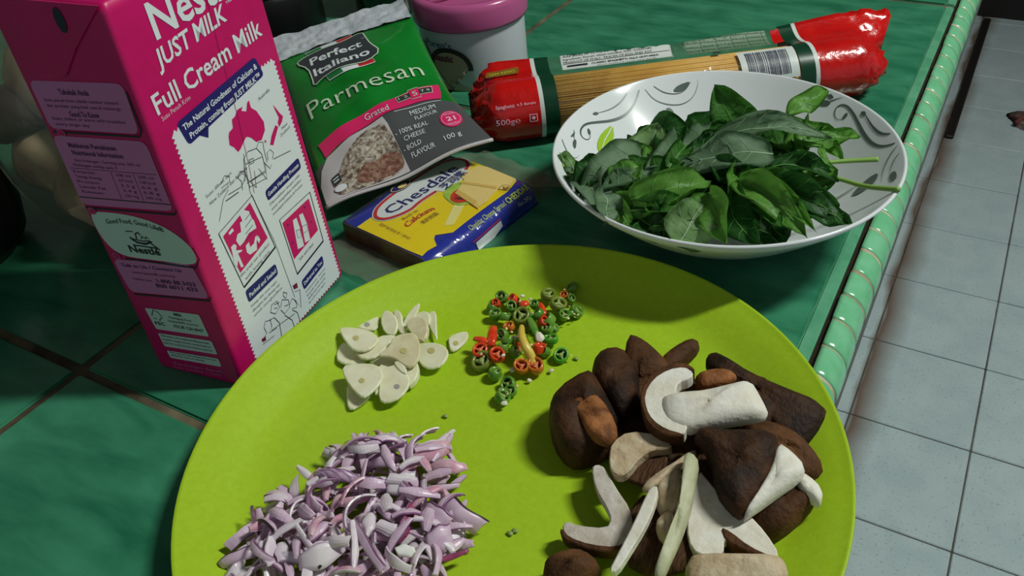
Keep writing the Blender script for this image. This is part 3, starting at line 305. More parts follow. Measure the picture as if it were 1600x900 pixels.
VINE_STROKES = [[[[-77.67,54.64],[-76.89,46.82],[-78.24,36.04],[-82.18,25.65],[-89.36,11.88],[-92.63,3.04],[-92.2,-4.66],[-89.53,-8.51],[-86.54,-6.31],[-86.53,-1.18],[-90.08,1.1]],1.3],[[[-82.99,46.87],[-83.87,39.05],[-86.51,29.61],[-91.79,17.13]],0.8],[[[-74.68,57.86],[-68.06,56.74],[-59.11,60.47],[-50.96,66.13],[-46.05,73.33],[-45.63,79.95],[-47.0,83.22]],0.55],[[[-70.87,63.31],[-64.31,64.45],[-57.17,68.4],[-52.21,73.35],[-50.59,80.02]],0.55],[[[-93.1,-26.86],[-88.35,-31.55],[-84.26,-33.45],[-82.23,-29.76],[-83.22,-23.98]],0.5],[[[-93.9,-9.46],[-90.45,-16.44],[-87.45,-20.89]],0.4],[[[88.38,40.09],[82.24,42.3],[75.55,48.16],[68.84,57.48],[63.09,66.6],[57.32,74.98],[51.62,80.57],[46.66,81.38],[45.78,77.69],[48.57,73.32],[52.77,72.74]],1.5],[[[83.97,49.46],[78.48,52.8],[72.28,60.49],[67.01,68.31],[63.78,72.97]],1.2],[[[90.13,37.24],[87.86,32.44],[86.58,22.53],[88.19,8.6]],0.6],[[[92.77,29.69],[90.56,24.56],[91.4,11.58]],0.5],[[[27.35,94.16],[26.93,91.27],[26.67,88.05]],0.5],[[[40.81,84.42],[44.67,85.17],[48.86,84.92]],0.6]]
VINE_LEAVES = [[[-59.56,68.63],[-57.6,73.59],[-50.68,80.21],[-51.37,75.57],[-54.83,71.21]],[[-62.23,51.28],[-58.58,55.06],[-52.93,54.09],[-49.23,48.15],[-54.41,47.23],[-59.92,47.87]],[[-59.87,57.29],[-57.96,59.82],[-53.84,59.22],[-56.69,56.8]],[[-93.0,14.33],[-92.42,17.77],[-90.32,19.4],[-91.2,15.83]],[[-92.68,-16.76],[-93.26,-9.14],[-91.62,-14.1],[-92.15,-16.89]],[[-90.3,-18.35],[-90.24,-14.61],[-88.54,-17.09],[-86.28,-23.23],[-88.41,-22.14]],[[-90.68,2.4],[-88.64,2.57],[-87.11,-0.66],[-88.74,-1.03]],[[52.25,72.29],[52.59,75.52],[54.57,75.54],[54.75,72.77]],[[61.96,73.35],[65.13,72.63],[66.37,69.24],[63.91,70.29]],[[33.4,84.46],[35.94,86.21],[40.53,85.2],[42.34,82.61],[37.88,82.6]],[[37.82,88.21],[40.45,88.66],[43.38,85.76],[41.03,85.71]],[[73.62,9.9],[75.42,16.11],[80.07,21.32],[84.75,21.65],[84.97,13.9],[81.28,10.02],[77.07,8.39]],[[91.74,14.4],[94.22,13.68],[96.49,3.45],[93.96,3.05],[92.18,9.64]]]
VINE_GREEN = [[[-83.18,1.14],[-84.21,9.75],[-82.26,22.06],[-77.25,13.59],[-77.27,3.73],[-77.17,-6.42],[-80.57,-4.78]],[[-87.17,-39.19],[-84.54,-35.92],[-80.31,-36.62],[-76.7,-53.8],[-81.18,-50.21]]]
VINE_VEINS = [[[-78.55,-3.5],[-80.86,6.1],[-81.78,19.12]],[[-60.59,51.54],[-55.83,50.62],[-50.8,48.99]]]
LEAVES = [["broad grey green leaf lying across the top middle of the leaf heap",[-0.09936,0.40677,0.06],[-0.14933,0.38217,0.05],20,-35,0.1,0.12,"leaf_grey"],["pointed leaf standing at the back of the heap, its tip highest against the bowl",[-0.12326,0.44548,0.04],[-0.14951,0.45099,0.072],24,-60,0.05,0.25,"leaf"],["broad yellow green leaf at the back right of the heap",[-0.12718,0.44072,0.05],[-0.07737,0.46047,0.05],21,-50,0.12,0.1,"leaf_bright"],["small bright leaf tip at the top back right of the heap",[-0.10847,0.46971,0.05],[-0.09345,0.50403,0.054],12,-40,0.1,0.2,"leaf_bright"],["pointed leaf tip reaching right over the white bowl",[-0.09528,0.43567,0.052],[-0.0624,0.45904,0.05],12,-30,0.05,0.15,"leaf_bright"],["long pale topped leaf across the back of the heap",[-0.14094,0.4123,0.053],[-0.07559,0.44229,0.056],13,-40,0.12,0.25,"leaf_grey"],["pale thin leaf at the back left with its tip pointing up",[-0.17091,0.38865,0.036],[-0.16934,0.41141,0.062],26,-25,0.05,0.1,"leaf_pale"],["large drooping grey green leaf at the left of the heap",[-0.16833,0.39208,0.052],[-0.18879,0.34592,0.044],26,-30,0.12,0.2,"leaf_grey"],["tiny yellow green leaf tip at the far left rim of the bowl",[-0.20112,0.36615,0.044],[-0.2179,0.37938,0.048],7,-20,0.05,0.1,"leaf_pale"],["bright leaf fold in the middle left of the heap",[-0.15592,0.34191,0.054],[-0.12326,0.37591,0.054],17,-35,0.15,0.25,"leaf_bright"],["rolled leaf edge just left of the broad grey green leaf",[-0.14945,0.37948,0.054],[-0.14851,0.4063,0.055],10,-40,0.1,0.3,"leaf"],["upright bright leaf at the front left of the heap",[-0.13914,0.33256,0.04],[-0.14988,0.34914,0.056],13,-70,0.05,0.25,"leaf_bright"],["pale leaf at the front centre with a broad face",[-0.12148,0.32346,0.046],[-0.11753,0.35272,0.058],22,-55,0.05,0.1,"leaf_pale"],["shiny bright leaf curving down at the front centre right of it",[-0.11862,0.35548,0.06],[-0.10059,0.33539,0.046],17,-60,0.1,0.3,"leaf_bright"],["grey leaf lobe at the front left rim of the bowl",[-0.1716,0.34343,0.054],[-0.16334,0.3256,0.046],15,-50,0.08,0.15,"leaf_grey"],["small bright leaf low at the front left of the heap",[-0.16525,0.34567,0.046],[-0.14917,0.32657,0.044],9,-50,0.1,0.2,"leaf_bright"],["dark leaf behind the grey lobe at the left",[-0.18421,0.37386,0.05],[-0.19191,0.34832,0.046],20,-20,0.1,0.2,"leaf_dark"],["long dark leaf ending at the right middle of the heap",[-0.10119,0.39921,0.054],[-0.06292,0.41113,0.048],11,-45,0.08,0.3,"leaf_dark"],["second long leaf from the top on the right, ending in a narrow point",[-0.10023,0.39031,0.054],[-0.05737,0.38807,0.047],11,-45,0.1,0.35,"leaf"],["third long leaf on the right, curving to the front rim",[-0.09947,0.38195,0.055],[-0.04922,0.3751,0.047],15,-45,0.12,0.3,"leaf_dark"],["bright folded leaf running down to the front right rim",[-0.11041,0.37744,0.057],[-0.06499,0.35392,0.047],15,-50,0.12,0.35,"leaf_bright"],["bright leaf ridge between the folded leaf and the right edge",[-0.096,0.38167,0.056],[-0.06193,0.35663,0.05],9,-50,0.08,0.4,"leaf_bright"],["dark leaf at the front middle, mostly in shade",[-0.11258,0.37468,0.05],[-0.08425,0.34098,0.045],19,-50,0.1,0.2,"leaf_dark"],["dark leaf with wet white specks at the front right rim",[-0.07741,0.37287,0.048],[-0.04719,0.37043,0.049],14,-35,0.08,0.15,"leaf_dark"],["leaf standing on the right with a pale inner side",[-0.07894,0.3987,0.044],[-0.07854,0.43248,0.056],11,-60,0.1,0.35,"leaf_bright"],["leaf along the left side beneath the large drooping leaf",[-0.20531,0.37436,0.044],[-0.17282,0.3374,0.045],17,-30,0.1,0.2,"leaf_grey"],["narrow leaf fold under the bright fold in the middle left",[-0.15394,0.3374,0.05],[-0.12027,0.35617,0.052],11,-40,0.15,0.35,"leaf"],["dark leaf low at the front left of the heap",[-0.15669,0.33922,0.044],[-0.12977,0.32699,0.044],18,-40,0.1,0.2,"leaf_dark"],["leaf between the upright front left leaf and the pale front leaf",[-0.1362,0.3514,0.05],[-0.12982,0.32281,0.046],14,-50,0.1,0.3,"leaf"],[None,[-0.14446,0.47258,0.03079],[-0.10958,0.45301,0.03167],19,-4,0.1,0.2,"leaf_dark"],[None,[-0.17044,0.40137,0.04233],[-0.13548,0.4208,0.04572],18,-40,0.1,0.2,"leaf"],[None,[-0.11857,0.38302,0.04483],[-0.12999,0.42135,0.04711],19,-14,0.1,0.2,"leaf_dark"],[None,[-0.12814,0.41183,0.04312],[-0.14687,0.44717,0.04056],16,7,0.1,0.2,"leaf_dark"],[None,[-0.13091,0.39118,0.04162],[-0.11964,0.42956,0.04462],20,-48,0.1,0.2,"leaf"],[None,[-0.12318,0.42842,0.04715],[-0.14872,0.39763,0.05301],16,-1,0.1,0.2,"leaf_dark"],[None,[-0.07948,0.37036,0.02711],[-0.11874,0.37798,0.03292],17,-1,0.1,0.2,"leaf_dark"],[None,[-0.19835,0.39657,0.03644],[-0.15902,0.40384,0.03331],15,-34,0.1,0.2,"leaf"],[None,[-0.08181,0.41313,0.04318],[-0.11841,0.39699,0.04553],20,5,0.1,0.2,"leaf_dark"],[None,[-0.0822,0.37278,0.03103],[-0.1079,0.40343,0.02738],18,-2,0.1,0.2,"leaf_dark"],[None,[-0.1262,0.39654,0.04503],[-0.12476,0.43651,0.04898],17,-11,0.1,0.2,"leaf"],[None,[-0.18843,0.42142,0.04543],[-0.15092,0.40752,0.04255],20,-29,0.1,0.2,"leaf_dark"],[None,[-0.13735,0.43108,0.04453],[-0.09854,0.4214,0.04424],15,1,0.1,0.2,"leaf_dark"],[None,[-0.0947,0.43275,0.04649],[-0.13453,0.42906,0.04696],20,-48,0.1,0.2,"leaf"],[None,[-0.16363,0.42152,0.04889],[-0.15094,0.38359,0.04543],16,-22,0.1,0.2,"leaf_dark"],[None,[-0.15909,0.40412,0.04367],[-0.12386,0.38518,0.0492],17,3,0.1,0.2,"leaf_dark"],[None,[-0.12756,0.43422,0.04715],[-0.14881,0.40033,0.05208],21,-3,0.1,0.2,"leaf"],[None,[-0.13568,0.39184,0.04018],[-0.13134,0.35207,0.04593],17,-45,0.1,0.2,"leaf_dark"],[None,[-0.14243,0.44447,0.04478],[-0.12763,0.40731,0.04138],18,-1,0.1,0.2,"leaf_dark"],[None,[-0.1534,0.40655,0.04435],[-0.11898,0.42692,0.04843],16,-38,0.1,0.2,"leaf"],[None,[-0.13449,0.38011,0.03639],[-0.1001,0.35969,0.03299],21,-15,0.1,0.2,"leaf_dark"],[None,[-0.17131,0.46007,0.03665],[-0.13145,0.45668,0.03373],19,-21,0.1,0.2,"leaf_dark"],[None,[-0.12471,0.40709,0.04129],[-0.16318,0.39612,0.04093],21,-22,0.1,0.2,"leaf"],[None,[-0.18729,0.43585,0.04026],[-0.14847,0.4262,0.04415],18,-37,0.1,0.2,"leaf_dark"],[None,[-0.19032,0.3875,0.03974],[-0.15036,0.38586,0.03793],17,-24,0.1,0.2,"leaf_dark"],[None,[-0.12542,0.43755,0.04444],[-0.16403,0.42709,0.04309],15,-31,0.1,0.2,"leaf"],[None,[-0.10773,0.4389,0.04702],[-0.13989,0.41511,0.053],18,-17,0.1,0.2,"leaf_dark"],[None,[-0.14526,0.39076,0.03891],[-0.17924,0.36964,0.04096],17,-3,0.1,0.2,"leaf_dark"],[None,[-0.16809,0.39346,0.04278],[-0.13203,0.41077,0.04226],15,-40,0.1,0.2,"leaf"],[None,[-0.10407,0.42989,0.04413],[-0.13768,0.4082,0.04788],19,-40,0.1,0.2,"leaf_dark"],[None,[-0.09019,0.40254,0.03763],[-0.11498,0.37114,0.03872],16,-11,0.1,0.2,"leaf_dark"],[None,[-0.10591,0.39608,0.03342],[-0.07671,0.42342,0.03872],21,-5,0.1,0.2,"leaf"],[None,[-0.14241,0.3861,0.04976],[-0.12822,0.4235,0.04731],17,-49,0.1,0.2,"leaf_dark"],[None,[-0.11324,0.41531,0.04894],[-0.14793,0.39541,0.05264],19,7,0.1,0.2,"leaf_dark"],[None,[-0.15594,0.45281,0.04106],[-0.15776,0.41285,0.04006],20,-44,0.1,0.2,"leaf"],[None,[-0.13939,0.41925,0.0399],[-0.12776,0.45752,0.04431],17,-36,0.1,0.2,"leaf_dark"],[None,[-0.13223,0.39846,0.04254],[-0.10159,0.37275,0.04568],16,-49,0.1,0.2,"leaf_dark"],[None,[-0.18222,0.3819,0.04129],[-0.16765,0.41915,0.04363],21,-34,0.1,0.2,"leaf"],[None,[-0.14446,0.38053,0.04711],[-0.17789,0.3799,0.05017],16,-20,0.12,0.27,"leaf"],[None,[-0.16088,0.38025,0.04653],[-0.16914,0.41007,0.04419],11,-19,0.12,0.24,"leaf_bright"],[None,[-0.19572,0.395,0.04465],[-0.16325,0.38099,0.05039],13,-33,0.12,0.16,"leaf_dark"],[None,[-0.09956,0.37208,0.04451],[-0.07774,0.35071,0.05147],13,-4,0.12,0.39,"leaf"],[None,[-0.11819,0.42035,0.0482],[-0.12864,0.39575,0.04698],10,-16,0.12,0.4,"leaf_grey"],[None,[-0.20503,0.36775,0.04293],[-0.17979,0.36105,0.04223],16,-31,0.12,0.22,"leaf_bright"],[None,[-0.12097,0.43639,0.04313],[-0.10525,0.45576,0.04856],15,-20,0.12,0.34,"leaf_dark"],[None,[-0.0787,0.41549,0.04573],[-0.09703,0.40465,0.04618],16,-46,0.12,0.34,"leaf"],[None,[-0.09532,0.42989,0.04307],[-0.09981,0.45326,0.05077],12,-14,0.12,0.36,"leaf_bright"],[None,[-0.14621,0.37683,0.04805],[-0.13509,0.34538,0.04759],15,-40,0.12,0.28,"leaf_dark"],[None,[-0.06876,0.40685,0.04454],[-0.08904,0.41686,0.04616],10,-28,0.12,0.26,"leaf"],[None,[-0.15762,0.42038,0.04622],[-0.16181,0.37491,0.05297],16,-34,0.12,0.37,"leaf_grey"],[None,[-0.11009,0.368,0.05042],[-0.11703,0.3922,0.0564],12,-37,0.12,0.3,"leaf_bright"],[None,[-0.10408,0.38385,0.0498],[-0.13011,0.39429,0.05545],14,-47,0.12,0.39,"leaf_dark"],[None,[-0.11719,0.34674,0.04384],[-0.13883,0.32753,0.05049],10,-42,0.12,0.19,"leaf"],[None,[-0.09712,0.45725,0.0421],[-0.06594,0.43709,0.04402],13,-18,0.12,0.35,"leaf_bright"],[None,[-0.13334,0.3392,0.04518],[-0.1175,0.34992,0.04945],13,-7,0.12,0.22,"leaf_dark"],[None,[-0.09276,0.47357,0.042],[-0.08671,0.43073,0.04906],10,-39,0.12,0.32,"leaf"],[None,[-0.16777,0.36934,0.04483],[-0.17777,0.3487,0.0481],12,-47,0.12,0.39,"leaf_grey"],[None,[-0.08359,0.42635,0.04514],[-0.08442,0.39556,0.04987],11,-29,0.12,0.31,"leaf_bright"],[None,[-0.12457,0.45543,0.04314],[-0.09414,0.45026,0.03976],12,-57,0.12,0.2,"leaf_dark"],[None,[-0.09259,0.4313,0.04466],[-0.12096,0.44408,0.04175],12,-14,0.12,0.18,"leaf"],[None,[-0.18937,0.38423,0.04551],[-0.15868,0.39439,0.04625],14,-28,0.12,0.34,"leaf_bright"],[None,[-0.12248,0.41218,0.04809],[-0.1006,0.40512,0.04415],10,-10,0.12,0.28,"leaf_dark"],[None,[-0.06915,0.3821,0.04482],[-0.09342,0.36585,0.05215],16,-44,0.12,0.38,"leaf"],[None,[-0.1388,0.43601,0.0456],[-0.1514,0.39791,0.05227],16,-26,0.12,0.35,"leaf_grey"],[None,[-0.13385,0.45762,0.04336],[-0.15322,0.42321,0.04841],14,-59,0.12,0.32,"leaf_bright"],[None,[-0.10789,0.41994,0.04425],[-0.11763,0.46461,0.04275],15,-42,0.12,0.37,"leaf_dark"],[None,[-0.19274,0.39912,0.04517],[-0.16406,0.3792,0.04358],12,-38,0.12,0.22,"leaf"],[None,[-0.14284,0.34536,0.04455],[-0.17477,0.35166,0.04243],13,-55,0.12,0.17,"leaf_bright"],[None,[-0.12563,0.35552,0.04984],[-0.14308,0.38547,0.04676],12,-15,0.12,0.39,"leaf_dark"],[None,[-0.08305,0.40605,0.04392],[-0.06541,0.41865,0.04732],15,-59,0.12,0.17,"leaf"],[None,[-0.16123,0.35718,0.04508],[-0.18372,0.36526,0.04947],12,-38,0.12,0.18,"leaf_grey"],[None,[-0.17071,0.3583,0.04592],[-0.16589,0.37786,0.05252],16,-13,0.12,0.34,"leaf_bright"]]
STEMS = [[[[-0.08562,0.42275,0.046],[-0.06904,0.43583,0.045],[-0.04917,0.44438,0.046]],"upper thin pale green stem lying on the right inside of the bowl"],[[[-0.08222,0.41672,0.046],[-0.06302,0.41766,0.045],[-0.05017,0.41283,0.046],[-0.03208,0.40752,0.052]],"lower pale green stem reaching over the right rim of the bowl"]]
AUS = [[41.2,119.1],[42.3,120.7],[45.4,121.3],[46.4,125.1],[48.9,125.5],[51.4,127.5],[55.4,127.2],[53.9,125.7],[56.9,124.0],[59.1,127.5],[60.6,127.9],[60.6,124.0],[63.5,121.0],[66.3,113.8],[65.4,109.7],[61.4,106.6],[57.5,107.6],[54.8,111.3],[52.3,113.2],[50.4,112.5],[45.9,109.9],[44.1,109.5],[42.4,112.9],[40.2,115.2]]
NZ = [[[75.9,118.2],[77.1,115.9],[79.0,112.0],[80.7,109.5],[78.9,107.4],[76.0,106.0],[75.7,108.5],[77.5,110.5],[76.5,114.5]],[[73.7,108.3],[75.1,106.4],[71.4,103.0],[68.2,100.0],[66.1,101.4],[68.5,104.6],[71.2,106.7]],[[63.1,105.7],[64.4,104.4],[63.1,103.7]]]
DRAW = [[[[44.3,89.8],[44.4,99.3],[46.0,104.7],[50.1,106.4],[56.2,104.8],[58.6,100.5],[58.4,95.9],[57.4,91.7],[45.6,92.7]],0.35],[[[46.0,101.8],[58.0,99.1]],0.3],[[[43.2,92.9],[57.9,90.8]],0.3],[[[44.7,94.4],[48.4,87.4]],0.25],[[[48.4,87.4],[50.4,95.7]],0.25],[[[53.6,95.1],[57.1,87.0]],0.25],[[[49.1,102.3],[52.2,101.7],[51.8,99.6],[49.0,100.1],[49.1,102.3]],0.35],[[[56.2,104.8],[58.8,106.8],[61.7,105.3],[60.9,101.6],[60.5,94.7]],0.3],[[[61.6,95.3],[62.4,99.0],[65.2,99.3],[66.8,96.6],[64.8,94.1]],0.3],[[[65.5,93.7],[79.3,90.9]],0.35],[[[58.4,95.9],[61.4,90.6],[63.0,92.1]],0.3],[[[40.3,95.8],[38.5,99.2],[40.9,100.7],[43.7,99.6],[44.2,97.0],[42.3,94.6]],0.3],[[[40.3,95.8],[39.3,91.7]],0.3],[[[27.3,101.9],[31.2,104.3],[34.0,102.1],[33.0,99.9],[29.3,100.1],[26.9,100.1]],0.3],[[[19.4,86.8],[25.8,94.6],[30.8,97.1]],0.3],[[[29.8,94.9],[38.9,93.6],[41.5,94.8]],0.35],[[[27.0,93.1],[36.4,92.3]],0.5],[[[38.1,98.3],[41.9,100.2],[43.6,97.1],[41.5,94.8]],0.3],[[[47.0,107.0],[44.9,95.7],[43.5,88.0],[49.4,55.6],[51.6,17.8]],0.25],[[[44.5,90.2],[57.1,87.8],[59.0,94.6]],0.3]]
PEOPLE = [[[[20.8,13.7],[24.9,15.3],[24.4,19.2],[26.5,21.6],[30.1,19.5],[29.6,15.7],[26.5,14.0],[32.6,12.3]],0.35],[[[31.8,23.2],[34.2,26.3],[38.4,25.5],[38.8,21.0],[34.8,19.9],[31.8,23.2]],0.35],[[[29.3,20.2],[33.2,18.7],[35.4,13.4],[33.8,4.3]],0.35],[[[39.6,20.3],[42.1,23.4],[46.5,20.0],[45.8,15.5],[40.8,15.1],[39.1,19.1]],0.35],[[[40.6,14.4],[44.7,7.6],[44.8,2.2]],0.35],[[[46.3,16.8],[49.5,18.6],[51.7,15.1],[50.8,11.5],[47.3,13.4]],0.35],[[[47.0,12.8],[50.1,8.6],[50.2,3.1]],0.35],[[[52.7,20.4],[56.9,18.9],[53.9,9.0],[50.8,15.9]],0.35],[[[44.7,26.5],[47.0,23.9],[45.0,22.0],[43.8,24.7],[44.7,26.5]],0.35],[[[28.7,13.8],[37.2,12.0],[48.0,9.4]],0.35],[[[20.0,11.8],[29.3,9.9]],0.35],[[[35.9,25.0],[39.9,23.5]],0.35],[[[35.1,23.1],[37.3,21.9]],0.35],[[[42.5,18.9],[45.4,17.5]],0.35]]
FLAGS = [[[20.3,15.0],[23.4,14.5],[23.0,12.1],[20.5,13.0]],[[52.6,24.7],[56.2,24.0],[55.9,21.0],[52.9,22.0]]]
P1F = [[[20.6,68.6],[20.9,71.4],[23.4,71.6],[24.5,69.7],[23.2,67.9],[27.2,65.5],[26.4,65.1],[23.8,65.7],[24.6,57.5],[22.8,58.1],[22.5,62.8],[20.8,60.3],[19.4,61.6]],[[25.2,72.1],[27.2,74.4],[30.0,74.0],[31.1,78.5],[33.0,78.3],[32.6,81.8],[35.9,82.6],[38.9,80.0],[39.2,76.1],[40.2,73.7],[40.3,69.4],[34.5,70.3],[29.5,68.4],[26.3,68.1]],[[30.0,65.9],[32.7,66.3],[32.4,63.4],[35.6,63.5],[37.7,65.9],[39.2,65.9],[37.5,63.0],[36.2,59.3],[30.8,60.0],[29.3,62.5]],[[22.2,78.5],[25.5,79.2],[26.0,77.4],[22.6,77.1]],[[38.0,64.2],[39.6,65.4],[40.4,62.5],[38.8,61.3]]]
P2F = [[[66.5,56.8],[69.7,56.4],[70.1,49.6],[69.4,38.7],[64.1,40.1],[65.3,49.6]],[[72.1,56.4],[75.2,55.7],[76.3,48.0],[75.4,38.7],[70.8,39.7],[72.0,48.4]]]
P2S = [[[[66.8,50.2],[69.9,49.0],[69.2,44.6],[66.5,45.6],[66.8,50.2]],0.3],[[[71.9,49.3],[75.7,48.4],[75.4,44.5],[71.9,45.2]],0.3]]
# ------------------------------------------------------------------ setting: tiled floor
bm = bmesh.new(); box(bm, -2.2, 3.2, -1.5, 3.6, -.86, -.8025)
floor = obj('floor', bm, 'floor_grout', kind='structure', smooth=False)
FX, FY, FW, FL = -.0885, 1.4665, .188, .2005
bm = bmesh.new(); box(bm, .0012, FW-.0012, .0012, FL-.0012, -.0125, 0, .0015)
t0 = obj('tile', bm, 'floor_tile', floor, smooth=False)
first = True
for i in range(-2, 8):
    for j in range(-6, 8):
        t = t0 if first else t0.copy(); first or COL.objects.link(t); first = False
        t.location = (FX+i*FW, FY+j*FL, -.8 + random.uniform(-.0004, .0004))
bm = bmesh.new(); box(bm, -2.2, -2.1, -1.5, 3.6, -.8, 1.9)
obj('wall_left', bm, 'wall_paint', smooth=False, kind='structure')
bm = bmesh.new(); box(bm, -2.2, 3.2, 3.45, 3.6, -.8, 1.9)
obj('wall_back', bm, 'wall_paint', smooth=False, kind='structure')
bm = bmesh.new(); box(bm, -2.2, 3.2, -1.5, 3.6, 1.9, 2.0)
obj('ceiling', bm, 'wall_paint', smooth=False, kind='structure')

# dark wooden cupboard at the far end, its plinth on the floor
cup = thing('cupboard', 'dark red brown wooden cupboard standing on the floor beyond the counter', 'cupboard', (.55, 3.1, -.8))
bm = bmesh.new(); box(bm, -.75, .75, -.19, .3, .08, 1.0, .004); obj('body', bm, 'dark_wood', cup, smooth=False)
bm = bmesh.new(); box(bm, -.73, .73, -.185, .28, 0, .08); obj('plinth', bm, 'black_wood', cup, smooth=False)
for k in range(3):
    bm = bmesh.new(); box(bm, -.74+k*.495, -.26+k*.495, -.21, -.19, .10, .98, .004); dr = obj('door', bm, 'dark_wood', cup, smooth=False)
    bm = bmesh.new(); lathe(bm, [(0,0),(.012,0),(.014,.012),(.008,.02),(0,.022)], 16)
    for v in bm.verts: v.co = Vector((-.30+k*.495+v.co.x, -.21-v.co.z, .6+v.co.y))
    obj('knob', bm, 'black_wood', dr)
st = bmesh.new(); box(st, -.084, -.064, 2.07, 2.88, -.8, -.790, .003)
tag(obj('wooden_batten', st, 'black_wood', smooth=False), 'dark wooden batten lying on the floor tiles along the foot of the counter', 'batten')
# striped rag on the floor, only its rounded tip is in the picture
rag = thing('floor_rag', 'crumpled brown striped rag lying on the pale floor tiles', 'rag', (.165, 2.235, -.8))
def rag_mesh(bm, sx, sy, zt, ph):
    rings = []
    for k in range(9):
        f = 1 - k/8.0 if k else 1.0
        ring_ = []
        for i in range(40):
            a = 2*PI*i/40; r = 1 + .06*math.sin(3*a+ph) + .04*math.sin(7*a)
            x, y = sx*r*f*math.cos(a), sy*r*f*math.sin(a)
            ring_.append((x, y, (0 if k == 0 else zt*(.6+.5*math.sin(x*70+ph)*math.cos(y*60)))))
        rings.append(ring_)
    loft(bm, rings, True, True, True); bmesh.ops.recalc_face_normals(bm, faces=bm.faces)
bm = bmesh.new(); rag_mesh(bm, .125, .075, .014, .4); obj('cloth', bm, 'rag', rag)
bm = bmesh.new()
for k in range(5): tube(bm, [(-.10+k*.045, -.05+.01*k, .016), (-.085+k*.045, -.01, .021), (-.07+k*.045, .045-.004*k, .016)], .006, 6)
obj('stripe', bm, 'rag_red', rag)

# ------------------------------------------------------------------ setting: tiled counter with rounded edge
ctr = thing('counter', 'green glazed tiled counter with a rounded pale green edge trim', 'counter', (0, 0, 0))
CX, CY, TW, TL = -.3905, .156, .341, .330
bm = bmesh.new(); box(bm, -1.6, -.0505, -.9, 1.9, -.05, -.0012); obj('grout_bed', bm, 'tile_grout', ctr, smooth=False)
bm = bmesh.new(); box(bm, -1.6, -.036, -.9, 1.9, -.06, -.016); obj('slab', bm, 'slab', ctr, smooth=False)
bm = bmesh.new(); box(bm, -1.6, -.12, -.9, 1.9, -.80, -.06); obj('base', bm, 'slab', ctr, smooth=False)
def tile_me(wd, e=.0022):
    bm = bmesh.new(); box(bm, .0022, wd-e, .0022, TL-.0022, -.007, 0, .0011, 2); return bm
ta = obj('tile', tile_me(TW-.0080, .0001), 'green_tile', ctr, smooth=False); tb = obj('tile', tile_me(TW), 'green_tile', ctr, smooth=False)
fa = fb = True
for j in range(-3, 5):
    for i in range(-3, 1):
        src = ta if i == 0 else tb
        if i == 0: t = src if fa else src.copy(); fl = fa; fa = False
        else: t = src if fb else src.copy(); fl = fb; fb = False
        if not fl: COL.objects.link(t)
        t.location = (CX+i*TW, CY+j*TL, random.uniform(-.0003, .0003))
for j in range(-3, 5):
    bm = bmesh.new(); box(bm, -.0575, -.0500, CY+j*TL+.0022, CY+(j+1)*TL-.0022, -.007, .0003, .001, 2); obj('edge_strip', bm, 'green_tile_edge', ctr, smooth=False)
bm = bmesh.new(); box(bm, -.0505, -.0458, -.9, 1.9, -.02, -.0022); obj('groove', bm, 'dark_groove', ctr, smooth=False)
# quarter-round trim, one short glazed piece after another on a cream mortar bed
def quarter(bm, y0, y1, r, cx, cz, crown=0):
    rings = []
    ys = [y0, y0+.0012, y0+.004, (y0+y1)/2, y1-.004, y1-.0012, y1] if crown else [y0, y1]
    for k, y in enumerate(ys):
        rr = r - (0 if not crown else (.0010, .0003, .0001, 0, .0001, .0003, .0010)[k])
        rings.append([(cx+rr*math.cos(a), y, cz+rr*math.sin(a)) for a in [math.radians(88-9.9*q) for q in range(11)]] + [(cx, y, cz-.012)])
    loft(bm, rings); bmesh.ops.recalc_face_normals(bm, faces=bm.faces)
bm = bmesh.new(); quarter(bm, -.9, 1.9, .0138, -.0474, -.0140); obj('trim_bed', bm, 'trim_grout', ctr)
bm = bmesh.new(); quarter(bm, .0006, .0214, .0146, -.0474, -.0140, 1); tp = obj('trim_piece', bm, 'green_trim', ctr)
for k in range(-16, 64):
    t = tp if k == -16 else tp.copy()
    if k > -16: COL.objects.link(t)
    t.location = (random.uniform(-.0003,.0003), .0025+k*.02203, random.uniform(-.0003,.0003)); t.rotation_euler = (random.uniform(-.012,.012), 0, random.uniform(-.01,.01))

# ------------------------------------------------------------------ milk carton
mc = thing('milk_carton', 'tall magenta milk carton standing on the green tiles at the left', 'carton', (-.29832, .18346, 0), .14477)
T1, T2 = -.0316, .0448
def c_front(u, v, l): return Vector((T1*v/1000 + l, u/1000 + T2*v/1000, v/1000))
def c_left(u, v, l): return Vector((-.0541 + u/1000 + T1*v/1000, T2*v/1000 - l, v/1000))
def carton_ring(v, inset=0):
    wl = .0541 + .009*min(v,.197)/.197; wf = .0955 - .0055*v/.165
    P = [(0-inset, inset), (0-inset, wf-inset), (-wl+inset, wf-inset), (-wl+inset, inset)]
    return [(q.x+T1*v, q.y+T2*v, v) for q in rround(P, .0028)]
bm = bmesh.new(); loft(bm, [carton_ring(v, i) for v, i in ((0,.0012),(.0012,.0003),(.003,0),(.05,0),(.10,0),(.15,0),(.192,0),(.1955,.0004),(.1968,.002))]); bmesh.ops.recalc_face_normals(bm, faces=bm.faces)
obj('box', bm, 'carton_magenta', mc)
bm = bmesh.new()
L_ = [(-7,196),(0,185),(8,176),(12,166),(16,163),(21,165),(33,178),(53,196)]
loft(bm, [[c_left(u,v,.0001) for u,v in L_], [c_left(u,v,.0009) for u,v in L_]]); bmesh.ops.recalc_face_normals(bm, faces=bm.faces); obj('ear_flap', bm, 'carton_magenta', mc, smooth=False)
p = Print().disc(30.5, 189, 2.6, 5.2); p.build('glue_mark', 'print_black', mc, c_left, .0012)
bm = bmesh.new(); box(bm, -.0455+.0, .0, .045+T2*.197, .047+T2*.197, .1965, .2025, .0006); obj('top_seam', bm, 'carton_magenta', mc, smooth=False)
